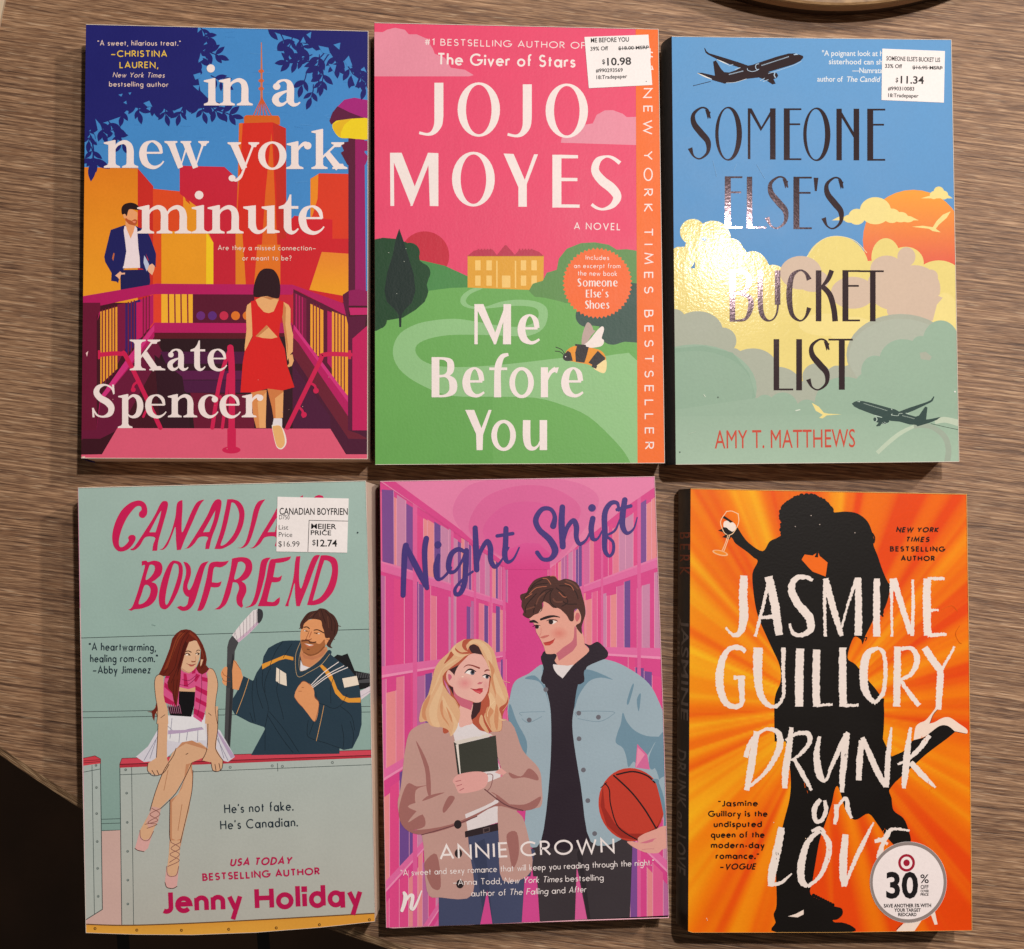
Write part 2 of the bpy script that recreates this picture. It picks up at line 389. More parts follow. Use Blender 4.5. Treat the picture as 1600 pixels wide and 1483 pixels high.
# ------------------------------------------------------------------ the setting: round wood-grain table, dark floor far below
def wood_mat():
    m, nt, p = nodes('wood_grain_laminate'); L = nt.links.new; tc = N(nt, 'ShaderNodeTexCoord')
    rot = N(nt, 'ShaderNodeMapping'); rot.inputs['Rotation'].default_value = (0, 0, R(7)); L(tc.outputs['Object'], rot.inputs['Vector'])
    wob = N(nt, 'ShaderNodeTexNoise', Scale=3.5, Detail=2.0); L(rot.outputs[0], wob.inputs['Vector'])
    sub = N(nt, 'ShaderNodeVectorMath', operation='SUBTRACT'); L(wob.outputs['Color'], sub.inputs[0]); sub.inputs[1].default_value = (.5, .5, .5)
    sc = N(nt, 'ShaderNodeVectorMath', operation='MULTIPLY'); L(sub.outputs[0], sc.inputs[0]); sc.inputs[1].default_value = (0, .009, 0)
    ad = N(nt, 'ShaderNodeVectorMath', operation='ADD'); L(rot.outputs[0], ad.inputs[0]); L(sc.outputs[0], ad.inputs[1])
    def grain(sx, sy, det, scale=1.0, off=0):
        mp = N(nt, 'ShaderNodeMapping'); mp.inputs['Scale'].default_value = (sx, sy, 1); mp.inputs['Location'].default_value = (off, off*1.7, off)
        L(ad.outputs[0], mp.inputs['Vector']); n = N(nt, 'ShaderNodeTexNoise', Scale=scale, Detail=det, Roughness=.62); L(mp.outputs[0], n.inputs['Vector']); return n.outputs['Fac']
    broad = grain(2.5, 12, 3, off=3); g1 = grain(9, 820, 3, off=1); g2 = grain(85, 1500, 2, off=7); pore = grain(44, 900, 1, off=11); tone = grain(4, 230, 3, off=5)
    acc = None
    for src, wgt in ((g1, .9), (g2, .75), (tone, .26), (broad, .2)):
        k = N(nt, 'ShaderNodeMath', operation='MULTIPLY'); L(src, k.inputs[0]); k.inputs[1].default_value = wgt
        if acc is None: acc = k
        else:
            a = N(nt, 'ShaderNodeMath', operation='ADD'); L(acc.outputs[0], a.inputs[0]); L(k.outputs[0], a.inputs[1]); acc = a
    m2 = acc
    r = ramp(nt, [(.0, '#3c2a1e'), (.3, '#664936'), (.5, '#87674d'), (.7, '#a37f60'), (1, '#c9a583')])
    mr = N(nt, 'ShaderNodeMapRange'); mr.inputs['From Min'].default_value = .76; mr.inputs['From Max'].default_value = 1.36; L(acc.outputs[0], mr.inputs['Value']); L(mr.outputs[0], r.inputs['Fac'])
    pr = ramp(nt, [(.36, (.6, .6, .6, 1)), (.42, (0, 0, 0, 1))]); L(pore, pr.inputs['Fac'])
    # thin dark growth lines: level lines of a slow stretched noise, broken up along their length
    slow = grain(2.4, 70, 3, off=31); sm = N(nt, 'ShaderNodeMath', operation='MULTIPLY'); L(slow, sm.inputs[0]); sm.inputs[1].default_value = 17
    fc = N(nt, 'ShaderNodeMath', operation='FRACT'); L(sm.outputs[0], fc.inputs[0]); fr_ = ramp(nt, [(.0, (1, 1, 1, 1)), (.16, (0, 0, 0, 1))]); L(fc.outputs[0], fr_.inputs['Fac'])
    brk = ramp(nt, [(.38, (0, 0, 0, 1)), (.62, (1, 1, 1, 1))]); L(grain(18, 160, 2, off=41), brk.inputs['Fac'])
    hf = N(nt, 'ShaderNodeMath', operation='MULTIPLY'); L(fr_.outputs[0], hf.inputs[0]); hf.inputs[1].default_value = .6
    gl = N(nt, 'ShaderNodeMath', operation='MULTIPLY'); L(hf.outputs[0], gl.inputs[0]); L(brk.outputs[0], gl.inputs[1])
    gm = N(nt, 'ShaderNodeMath', operation='MAXIMUM'); L(gl.outputs[0], gm.inputs[0]); L(pr.outputs[0], gm.inputs[1])
    dk = N(nt, 'ShaderNodeMix', data_type='RGBA'); L(gm.outputs[0], dk.inputs[0]); L(r.outputs[0], dk.inputs[6]); dk.inputs[7].default_value = lin('#7a563b')
    fl = grain(70, 1000, 1, off=23); fr = ramp(nt, [(.62, (0, 0, 0, 1)), (.72, (.42, .42, .42, 1))]); L(fl, fr.inputs['Fac'])
    lt = N(nt, 'ShaderNodeMix', data_type='RGBA'); L(fr.outputs[0], lt.inputs[0]); L(dk.outputs[2], lt.inputs[6]); lt.inputs[7].default_value = lin('#d6ba9a')
    L(lt.outputs[2], p.inputs['Base Color'])
    b = N(nt, 'ShaderNodeBump', Strength=.35, Distance=.0008); L(m2.outputs[0], b.inputs['Height']); L(b.outputs[0], p.inputs['Normal'])
    p.inputs['Roughness'].default_value = .5; p.inputs['Specular IOR Level'].default_value = .35
    return m
wood = wood_mat()
def disc(name, c, r, z, t, mat, bev, parent=None, n=256, mats=None, edge_faces=None):
    rings = []
    prof = [(r-bev*2, -t), (r, -t+bev), (r, -bev*1.6), (r-bev*.35, -bev*.5), (r-bev*1.4, 0)]
    V, F = [], []; m = len(prof)
    for rr, h in prof: V += [(rr*math.cos(2*math.pi*i/n), rr*math.sin(2*math.pi*i/n), h) for i in range(n)]
    for k in range(m-1):
        for i in range(n):
            j = (i+1) % n; F.append((k*n+i, k*n+j, (k+1)*n+j, (k+1)*n+i))
    F.append(tuple((m-1)*n+i for i in range(n))); F.append(tuple(range(n))[::-1])
    me = bpy.data.meshes.new(name); me.from_pydata(V, [], F)
    o = link(name, me, mats or mat, parent, None if parent else (c.x, c.y, z))
    if parent: o.location = (c.x, c.y, z)
    if edge_faces is not None:
        idx = [0]*len(F)
        for k in range(m-1):
            for i in range(n):
                if k in edge_faces: idx[k*n+i] = 1
        me.polygons.foreach_set('material_index', idx)
    return o
tc_ = spot(1247, -576, 0); tr_ = (spot(300, 1365, 0)-tc_).length
table = empty('round_table', (tc_.x, tc_.y, -.76), 'round wood-grain laminate table with a worn edge under all the books', 'table')
edge_m, nt, p = nodes('worn_table_edge')
n_ = N(nt, 'ShaderNodeTexNoise', Scale=160.0, Detail=5.0); r_ = ramp(nt, [(.34, '#4a3524'), (.5, '#8a6a4c'), (.66, '#d0b08a')])
nt.links.new(n_.outputs['Fac'], r_.inputs['Fac']); nt.links.new(r_.outputs[0], p.inputs['Base Color']); p.inputs['Roughness'].default_value = .6
top = disc('tabletop', Vector((0, 0, 0)), tr_, .76, .028, None, .0036, table, n=512, mats=[wood, edge_m], edge_faces={1, 2, 3})
dark_m = plain('dark_metal', '#1d1a18', .5)
def leg():
    V, F = [], []
    for k, (r, h) in enumerate([(.28, .0), (.28, .02), (.06, .05), (.045, .1), (.045, .70), (.12, .732)]):
        V += [(r*math.cos(2*math.pi*i/48), r*math.sin(2*math.pi*i/48), h) for i in range(48)]
    for k in range(5):
        for i in range(48): F.append((k*48+i, k*48+(i+1) % 48, k*48+48+(i+1) % 48, k*48+48+i))
    F += [tuple(range(48))[::-1], tuple(240+i for i in range(48))]
    me = bpy.data.meshes.new('pedestal'); me.from_pydata(V, [], F); return link('pedestal', me, dark_m, table)
leg()
# dark plank floor
fm, nt, p = nodes('dark_floor_planks'); g = N(nt, 'ShaderNodeTexCoord'); mp = N(nt, 'ShaderNodeMapping'); mp.inputs['Rotation'].default_value = (0, 0, R(85))
nt.links.new(g.outputs['Object'], mp.inputs['Vector'])
bk = N(nt, 'ShaderNodeTexBrick', Scale=1.0); bk.inputs['Color1'].default_value = lin('#7a563b'); bk.inputs['Color2'].default_value = lin('#634530'); bk.inputs['Mortar'].default_value = lin('#120b07')
bk.inputs['Mortar Size'].default_value = .006; bk.inputs['Brick Width'].default_value = 1.2; bk.inputs['Row Height'].default_value = .13; nt.links.new(mp.outputs[0], bk.inputs['Vector'])
ns = N(nt, 'ShaderNodeTexNoise', Scale=14.0, Detail=5.0); nt.links.new(mp.outputs[0], ns.inputs['Vector'])
mu = N(nt, 'ShaderNodeMix', data_type='RGBA', blend_type='MULTIPLY'); mu.inputs[0].default_value = .8; nt.links.new(bk.outputs[0], mu.inputs[6]); nt.links.new(ns.outputs['Fac'], mu.inputs[7])
nt.links.new(mu.outputs[2], p.inputs['Base Color']); p.inputs['Roughness'].default_value = .55
me = bpy.data.meshes.new('floor'); me.from_pydata([(-4, -4, -.76), (4, -4, -.76), (4, 4, -.76), (-4, 4, -.76)], [], [(0, 1, 2, 3)])
fl_ = link('floor', me, fm); fl_['kind'] = 'structure'; fl_['label'] = 'dark brown plank floor below the table edge'; fl_['category'] = 'floor'
# round wooden board whose rim shows along the top edge, and the corner of a pale board at top left
def tray():
    h = .02; cpx = spot(1308, 8.5-505, h); r = (spot(1308, 8.5, h)-cpx).length
    tm, nt, p = nodes('tan_wood'); n = N(nt, 'ShaderNodeTexNoise', Scale=60.0, Detail=4.0); q = ramp(nt, [(.35, '#7d5b38'), (.65, '#a9855a')]); nt.links.new(n.outputs['Fac'], q.inputs['Fac']); nt.links.new(q.outputs[0], p.inputs['Base Color'])
    root = empty('round_tray', (cpx.x, cpx.y, 0), 'round tan wooden tray on an added dark shadow ring, above the blue book', 'tray')
    disc('tray_board', Vector((0, 0, 0)), r, h, .009, tm, .001, root)
    disc('tray_shadow_ring', Vector((0, 0, 0)), r-.0015, .0108, .0105, plain('shadow_brown', '#2c1c10', .5), .001, root)  # added foot, coloured dark to stand in for the shadow below the board
tray()
def slab(name, px, t, mat, label, cat):
    q = [spot(u, v, t) for u, v in px]; c = sum(q, Vector())/len(q)
    root = [Vector((w.x-c.x, w.y-c.y, 0)) for w in q]; n = len(q)
    if area([tuple(w[:2]) for w in root]) < 0: root = root[::-1]
    V = [tuple(w) for w in root]+[(w.x, w.y, t) for w in root]
    F = [(i, (i+1) % n, n+(i+1) % n, n+i) for i in range(n)]+[tuple(range(n))[::-1], tuple(range(n, 2*n))]
    me = bpy.data.meshes.new(name); me.from_pydata(V, [], F); o = link(name, me, mat, None, (c.x, c.y, 0)); o['label'] = label; o['category'] = cat
slab('cream_card', [(8, -3), (0.5, 31), (-30, 170), (-160, 140), (-120, -40)], .002, plain('cream_card_stock', '#c9b49a', .7), 'corner of a pale cream card at the top left of the table', 'card')

# ------------------------------------------------------------------ serif capitals and small letters for the first cover
def arc(cx, cy, rx, ry, a0, a1, n=14): return [(cx+rx*math.cos(R(a0+(a1-a0)*i/n)), cy+ry*math.sin(R(a0+(a1-a0)*i/n))) for i in range(n+1)]
def serif_foot(x, w, y=0, t=.075, up=1): # slab with bracketed top
    return [(x-w, y), (x+w, y), (x+w, y+up*t*.8), (x+w*.55, y+up*t*1.5), (x+w*.42, y+up*t*2.6), (x-w*.42, y+up*t*2.6), (x-w*.55, y+up*t*1.5), (x-w, y+up*t*.8)]
ST, TH = .27, .075
def flag(x): return [(x-ST/2-.17, .9), (x-ST/2-.17, .95), (x+ST/2-.04, 1.04), (x+ST/2, 1.03), (x+ST/2, .7), (x-ST/2, .7), (x-ST/2, .86)]
def stem(x, h=.9): return [(x-ST/2, .02), (x+ST/2, .02), (x+ST/2, h), (x-ST/2, h)]
def shoulder(x, x2): return ('s', [(x+.08, .66, .06), (x+.2, .86, .1), ((x+x2)/2+.1, .96, .15), (x2-.06, .86, .22), (x2, .66, .26), (x2, .4, ST), (x2, .02, ST)])
SER = {
'i': (.6, [('p', stem(.3)), ('p', flag(.3)), ('p', serif_foot(.3, .3)), ('e', .26, 1.4, .155, .155)]),
'n': (1.3, [('p', stem(.3)), ('p', flag(.3)), ('p', serif_foot(.3, .3)), shoulder(.3, .98), ('p', serif_foot(.98, .3))]),
'm': (1.98, [('p', stem(.3)), ('p', flag(.3)), ('p', serif_foot(.3, .3)), shoulder(.3, .97), ('p', serif_foot(.97, .28)), shoulder(.97, 1.64), ('p', serif_foot(1.64, .3))]),
'r': (.92, [('p', stem(.3)), ('p', flag(.3)), ('p', serif_foot(.3, .32)), ('s', [(.4, .68, .06), (.5, .84, .1), (.66, .95, .14), (.78, .92, .16)]), ('e', .78, .87, .14, .14)]),
'u': (1.3, [('p', [(.18, .2), (.18+ST, .2), (.18+ST, 1), (.18, 1)]), ('p', [(0, .92), (0, .98), (.18+ST, 1.03), (.18+ST, .85), (.18, .85)]), ('s', [(.315, .5, ST), (.33, .26, ST), (.45, .08, .18), (.62, .06, .12), (.8, .18, .07), (.9, .32, .05)]),
   ('p', [(.85, .0), (.85+ST, .0), (.85+ST, 1.03), (.85, 1.0)]), ('p', [(.66, .92), (.66, .98), (.85+ST, 1.03), (.85+ST, .85), (.85, .85)]), ('p', [(.98, 0), (1.3, .03), (1.3, .09), (1.12, .14), (.98, .2)])]),
'e': (1.0, [('s', [(.14, .56, .075), (.86, .56, .075)]), ('s', [(.85, .54, .1), (.78, .8, .15), (.62, .95, .12), (.46, .985, .07), (.27, .88, .18), (.17, .68, .26), (.16, .45, .28), (.24, .2, .25), (.42, .05, .17), (.62, .02, .12), (.82, .12, .07), (.93, .25, .05)])]),
'c': (.92, [('s', [(.8, .78, .1), (.72, .92, .1), (.5, .985, .07), (.27, .86, .18), (.17, .66, .26), (.16, .44, .28), (.24, .2, .25), (.42, .05, .17), (.6, .03, .12), (.78, .13, .07), (.88, .25, .05)]), ('e', .74, .8, .135, .135)]),
'o': (1.08, [('o', .54, .5, .53, .53, .27, .45)]),
'a': (1.05, [('e', .2, .74, .13, .13), ('s', [(.18, .8, .1), (.28, .93, .1), (.46, .985, .08), (.62, .9, .18), (.68, .7, .26), (.68, .4, ST), (.68, .2, ST), (.78, .05, .16), (.92, .06, .09), (1.02, .14, .05)]),
   ('s', [(.6, .58, .07), (.4, .5, .12), (.2, .36, .22), (.16, .2, .25), (.27, .06, .18), (.44, .07, .1), (.62, .24, .05)])]),
't': (.72, [('p', [(.18, .2), (.18+ST, .2), (.18+ST, 1.42), (.39, 1.42), (.32, 1.22), (.2, 1.06), (.0, .98), (0, .9), (.18, .9)]), ('p', [(.1, .9), (.7, .9), (.7, 1.0), (.1, 1.0)]), ('s', [(.315, .4, ST), (.33, .18, ST), (.44, .04, .16), (.58, .06, .09), (.7, .18, .05)])]),
'k': (1.3, [('p', stem(.3, 1.42)), ('p', [(.0, 1.36), (0, 1.41), (.4, 1.5), (.435, 1.49), (.435, 1.2), (.165, 1.2), (.165, 1.33)]), ('p', serif_foot(.3, .3)), ('s', [(.4, .42, .07), (.92, .92, .08)]), ('p', serif_foot(.98, .24, 1.0, .07, -1)), ('s', [(.56, .62, .22), (1.02, .03, .26)]), ('p', serif_foot(1.06, .28))]),
'w': (1.6, [('s', [(.2, .96, .26), (.56, .0, .2)]), ('s', [(.56, .04, .05), (.82, .9, .07)]), ('s', [(.76, .96, .26), (1.12, .0, .2)]), ('s', [(1.1, .02, .05), (1.42, .95, .08)]), ('p', serif_foot(.2, .24, 1.0, .07, -1)), ('p', serif_foot(.76, .2, 1.0, .07, -1)), ('p', serif_foot(1.42, .2, 1.0, .07, -1))]),
'y': (1.1, [('s', [(.2, .96, .27), (.6, .02, .22)]), ('s', [(.95, .95, .08), (.56, -.06, .08), (.44, -.3, .12), (.28, -.42, .1), (.16, -.36, .1)]), ('e', .14, -.34, .13, .12), ('p', serif_foot(.22, .25, 1.0, .07, -1)), ('p', serif_foot(.95, .2, 1.0, .07, -1))]),
'p': (1.15, [('p', [(.165, -.42), (.435, -.42), (.435, .9), (.165, .9)]), ('p', flag(.3)), ('p', serif_foot(.3, .32, -.48)), ('s', [(.38, .72, .05), (.48, .88, .09), (.66, .97, .12), (.86, .86, .22), (.95, .62, .27), (.94, .36, .27), (.84, .12, .22), (.66, .02, .13), (.5, .05, .08), (.4, .16, .05)])]),
'K': (1.75, [('p', [(.3, .02), (.6, .02), (.6, 1.42), (.3, 1.42)]), ('p', serif_foot(.45, .38)), ('p', serif_foot(.45, .38, 1.46, .075, -1)), ('s', [(.52, .52, .08), (1.18, 1.4, .09)]), ('p', serif_foot(1.22, .3, 1.46, .075, -1)), ('s', [(.76, .82, .3), (1.3, .03, .3)]), ('p', serif_foot(1.38, .38))]),
'S': (1.2, [('s', [(1.0, 1.1, .06), (.9, 1.32, .08), (.62, 1.45, .08), (.34, 1.34, .2), (.25, 1.1, .26), (.42, .86, .28), (.72, .68, .3), (.9, .44, .28), (.84, .16, .22), (.56, .03, .09), (.28, .1, .08), (.12, .36, .06)]), ('p', [(.93, 1.46), (1.02, 1.46), (1.05, 1.05), (.98, 1.02)]), ('p', [(.08, .0), (.17, .0), (.14, .42), (.06, .42)])])}
def serif(word, x, y, xh, c, sx=1.0, gap=.1, kern=None):
    """sets a word with its baseline at (x, y), small letters xh high"""
    p = x
    for i, ch in enumerate(word):
        adv, parts = SER[ch]
        f = lambda q: (p+q[0]*xh*sx, y-q[1]*xh)
        for t in parts:
            if t[0] == 'p': P(c, [f(q) for q in t[1]])
            elif t[0] == 'e': E(c, *f((t[1], t[2])), t[3]*xh*sx, t[4]*xh)
            elif t[0] == 'o': E(c, *f((t[1], t[2])), t[3]*xh*sx, t[4]*xh, hole=(t[5]*xh*sx, t[6]*xh))
            else:
                q = [(*f(v), v[2]*xh*(.5+.5*sx)) for v in t[1]]; S(c, q, sm=len(q) > 2, cap='b', n=5)
        p += (adv+gap)*xh*sx
    return p
def leaf(c, x, y, l, a, w=.36):
    ca, sa = math.cos(R(a)), math.sin(R(a)); o = []
    for t, h in ((0, 0), (.25, .75), (.5, 1), (.75, .72), (1, 0), (.75, -.72), (.5, -1), (.25, -.75)):
        u, v = t*l, h*w*l*.5; o.append((x+u*ca-v*sa, y+u*sa+v*ca))
    P(c, crom(o, True, 3, (0, 4)))
def spray(c, x, y, a, l, n, rnd, size=55):
    """a twig with pairs of leaves"""
    ca, sa = math.cos(R(a)), math.sin(R(a)); S(c, [(x, y), (x+l*.5*ca+4, y+l*.5*sa), (x+l*ca, y+l*sa)], 5)
    for i in range(n):
        t = (i+.6)/n*l
        for sd in (-1, 1): leaf(c, x+t*ca, y+t*sa, size*rnd.uniform(.75, 1.15), a+sd*rnd.uniform(32, 62), rnd.uniform(.34, .46))
    leaf(c, x+l*ca, y+l*sa, size, a+rnd.uniform(-12, 12), .4)

# ------------------------------------------------------------------ book: man, woman, subway stairs
b1 = Book('paperback with a woman in a red dress walking down subway stairs under navy leaves', [(134.4, 38.2), (575.6, 48.8), (574.4, 717.5), (127.2, 716.2)], .024, (.0004, -.0006), spine='#1b1a6b', bulge=.0002,
          mats={'front_cover': printed('matte_city_print', .5, .16)}, pages=('#d8c0aa', '#a98c78'))
b1.base('#4289cc'); A.zoom(110, 20)
rnd = random.Random(4)
for i in range(150):                                              # chalky texture of the printed sky
    x, y = rnd.uniform(80, 1490), rnd.uniform(60, 1000); l = rnd.uniform(20, 70)
    S(mix(lin('#4289cc'), lin(rnd.choice(['#5596d4', '#3a80c4'])), .35), [(x, y), (x+l, y+rnd.uniform(-8, 8))], 5, sm=0)
P(grad('#e07f1a', '#eea024', 0, 950, 0, 1420), "40,772 337,778 337,1500 40,1500")
P('#c92a22', "337,778 415,868 415,1500 337,1500")
P('#dd4a1e', "413,880 577,896 577,1500 413,1500"); P('#e8951f', "564,893 640,975 640,1500 564,1500"); P('#cb3a22', "564,893 577,893 600,960 577,940")
P(grad('#c4203a', '#cf2030', 0, 760, 0, 1300), "547,765 770,771 835,830 835,1500 640,1500 640,975 547,905")
P('#d93a20', "1200,830 1245,803 1390,806 1390,1500 1200,1500"); P('#e98a20', "1200,832 1240,806 1236,930 1215,1000 1200,1040")
P('#d2611d', "868,520 880,512 1040,515 1048,528 1048,560 868,562")
S('#c9744f', "955,150,4 956,290,9 956,430,12", sm=0)
for y in (292, 340, 380): E('#c9653c', 954, y, 14, 9)
for x in (915, 932, 948, 966, 984, 1005): S('#cf5a28', f"957,425 {x},515", 5, sm=0)
P('#d42a1d', "843,553 1012,548 1078,578 1082,1500 826,1500 838,800")
P('#dd641c', "843,553 862,551 835,1000 826,1500 812,1500 838,800"); P('#dd641c', "1005,600 1012,690 1050,1500 935,1500 975,900")
P('#c22a20', "1012,550 1078,578 1082,1500 1050,1500 1030,900")
P('#cf1e2b', "1085,1055 1120,1015 1310,1035 1310,1500 1050,1500"); P('#c41f33', "715,1150 830,1100 826,1500 715,1500")
P('#e99a1f', "455,1090 690,1100 715,1150 715,1500 455,1500"); P('#f0c81e', "680,1098 715,1150 715,1500 678,1500")
P('#d32a26', "826,1250 1085,1250 1085,1500 826,1500"); P('#e0721f', "935,1160 1050,1160 1050,1400 915,1400"); P('#e0801f', "826,1100 860,1100 880,1400 826,1400")
P('#cc1f2a', "1050,1130 1390,1130 1390,1500 1050,1500")
P(grad('#e6852a', '#eda01e', 0, 1200, 0, 1420), "1257,1196 1390,1205 1390,1420 1195,1385")
# street lamp
P('#581334', "1390,600 1425,600 1425,1400 1390,1400"); P('#9a1763', "1424,600 1470,600 1478,1400 1424,1400")
P('#581334', "1350,650 1425,640 1425,780 1385,760 1352,700 1368,690"); P('#9a1763', "1424,640 1490,640 1490,690 1462,690 1490,720 1475,760 1424,760")
P('#ecd01c', "1310,560 1340,535 1420,522 1500,528 1500,625 1440,632 1400,628 1350,625 1320,595", 1); P('#e2b51f', "1355,535 1415,524 1370,560 1352,600 1352,622 1320,595 1310,560")
P('#a3207a', "1335,470 1370,435 1420,425 1500,440 1500,530 1460,524 1400,500"); P('#5c143e', "1295,540 1310,500 1335,468 1400,500 1470,526 1400,530 1330,540 1305,560")
# foliage
NV = '#1c1d6c'
P(NV, "40,40 640,50 636,100 660,95 672,150 655,190 640,240 660,300 640,330 650,390 690,430 700,470 640,480 600,500 560,470 520,490 470,480 430,500 400,470 360,480 300,470 250,520 180,545 130,560 60,620 40,640")
for x, y, a in ((660, 90, 60), (690, 130, 100), (640, 200, 80), (700, 200, 20), (730, 330, 30), (700, 470, 40), (770, 500, 20), (650, 460, 70), (560, 470, 110), (470, 470, 80), (400, 440, 60), (330, 460, 70), (260, 470, 90), (150, 560, 70), (100, 600, 100), (200, 560, 60), (110, 700, 80), (240, 620, 60)):
    spray(NV, x-30*math.cos(R(a)), y-30*math.sin(R(a)), a, 70, 2, rnd, 62)
S(NV, "100,600 115,680 112,740", 7); leaf(NV, 112, 730, 100, 30); leaf(NV, 112, 740, 105, 95); leaf(NV, 112, 735, 70, 170)
for q in ("640,250 652,200 664,235", "615,310 650,300 655,325 625,335", "612,365 645,362 640,390", "240,410 262,405 255,420", "290,400 305,398 298,412", "365,452 395,440 410,470 385,470", "265,450 280,440 282,458", "125,530 150,560 140,600", "200,590 215,590 222,612", "95,600 120,610 128,650"): P('#4289cc', q)
P(NV, "960,70 1520,85 1520,330 1490,320 1470,270 1430,300 1400,260 1370,240 1330,250 1300,200 1260,180 1230,190 1180,150 1130,130 1060,110 1000,90")
for x, y, a, n in ((1060, 130, 70, 1), (1100, 150, 110, 2), (1150, 150, 60, 2), (1180, 220, 160, 2), (1120, 240, 170, 2), (1240, 240, 100, 3), (1260, 320, 95, 2), (1170, 330, 110, 1), (1330, 230, 90, 2), (1400, 290, 60, 2), (1450, 300, 80, 2), (1480, 340, 100, 1), (980, 80, 10, 1), (1210, 390, 100, 1)):
    spray(NV, x-30*math.cos(R(a)), y-30*math.sin(R(a)), a, 64, n, rnd, 66)
S(NV, "1300,150 1240,230 1120,250", 6); S(NV, "1330,160 1260,260 1235,400", 6)
for q in ("1370,240 1392,215 1410,265 1385,270", "1150,150 1165,120 1178,150", "1180,110 1205,95 1200,130", "1240,165 1290,175 1300,210 1260,200", "1315,160 1350,150 1345,185", "1290,255 1330,262 1320,300", "1400,300 1440,330 1425,370"): P('#4289cc', q)
# man in a navy suit
A.zoom(130, 300, 7.415)
P('#1a1a52', "430,905 765,900 778,1040 760,1130 435,1135")
P('#1c1c5e', "480,385 320,440 300,520 245,750 255,810 330,940 325,1030 390,1040 405,1060 420,1000 430,930 480,890 500,560 610,395 650,415 735,435 790,560 845,720 840,870 790,870 740,940 690,890 640,880")
P('#ecdce2', "478,395 470,450 495,690 460,885 670,880 640,650 625,420 600,390 560,410")
P('#e9a06c', "495,270 490,390 530,470 555,500 590,440 605,380 625,360 630,240 560,195 510,210"); P('#e9a06c', "500,420 550,540 590,450"); P('#1c1c5e', "480,385 470,450 490,600 500,690 470,860 440,860 440,500"); P('#1c1c5e', "600,390 640,420 660,880 700,890 690,500")
P('#b8562c', "488,290 490,330 530,375 600,392 622,372 630,330 600,315 560,335 520,320"); P('#e88a6a', "565,335 615,340 600,362 580,355"); P('#e9a06c', "460,260 490,250 505,300 490,310 470,300")
P('#241015', "448,250 445,190 475,145 540,125 600,135 640,165 655,195 640,210 555,200 525,215 505,280 485,255 460,262", 1)
P('#ecb392', "372,970 430,920 450,940 485,935 485,955 440,958 420,1015 400,990"); P('#ecb392', "765,850 800,830 830,860 825,900 800,965 760,930 740,900"); P('#b9c3de', "708,735 740,790 765,840 745,900 735,920 700,820")
P('#c0683c', "352,705 365,715 350,800 335,770"); P('#b02a3a', "728,715 765,800 745,790")
# railings and stairs
A.zoom(110, 370)
MG, DK, PU = '#b5175f', '#5a0f2c', '#4a1038'
P('#43101f', "55,330 1490,330 1490,1090 55,1090")
P('#f0b030', "455,285 612,285 612,432 455,432")
for x in (490, 522, 553, 586): S('#8a1636', f"{x},285 {x+2},432", 7, sm=0)
P('#e0402a', "395,290 455,285 455,432 370,470"); P(DK, "612,285 920,285 920,432 612,432")
for x, c in ((652, '#6a2a78'), (710, '#5c2a7a'), (768, '#c42a4c'), (826, '#dd7326'), (884, '#dd7326')): E(c, x, 395, 22)
P('#c42038', "1040,290 1115,290 1115,440 1040,440")
P(MG, "60,298 430,235 1110,240 1370,335 1390,400 1120,262 1110,290 420,287 150,345 135,420 150,380 150,330 60,330")
P(MG, "420,430 900,432 1110,430 1110,482 400,480")
P('#6b1233', "55,330 150,330 150,370 132,400 132,968 55,968")
for a, b, c in ((150, 235, '#eda032'), (275, 350, '#3a1c66'), (350, 415, '#b5175f')):
    y0 = 375-(a-150)*.3; y1 = 740-(a-150)*1.15
    P(c, f"{a},{y0} {b},{y0-25} {b},{y1-80} {a},{y1}")
for x in (160, 176, 192, 208, 222, 290, 305, 320, 365, 380, 395): S('#7a1736', f"{x},{370-(x-150)*.3} {x},{760-(x-150)*1.15}", 6, sm=0)
P('#7a1240', "235,340 275,330 275,560 235,640"); P('#c2185f', "330,330 360,325 360,500 330,520")
P(MG, "420,430 150,800 130,968 150,968 200,860 420,500"); P('#d0307e', "420,440 290,600 150,800 150,830 300,640 420,470")
P('#5b1220', "420,482 1110,482 1110,510 420,510"); P('#2a1018', "450,510 1110,510 1110,960 450,960")
P('#6a1338', "150,830 420,505 460,575 250,960 150,1010 55,1015 55,968 130,968"); P('#3a0e1c', "60,1010 150,1010 250,960 160,1088 55,1088")
P('#4c1340', "450,575 920,575 920,640 480,640"); P('#32101f', "480,635 920,635 920,670 480,670"); P('#5a1648', "500,670 920,670 920,715 520,715"); P('#4c1340', "520,718 920,718 920,780 580,780"); P('#32101f', "420,590 560,700 600,960 450,960"); P('#6a1030', "600,780 920,790 920,960 620,960")
P('#30101c', "920,500 1110,500 1110,960 920,960")
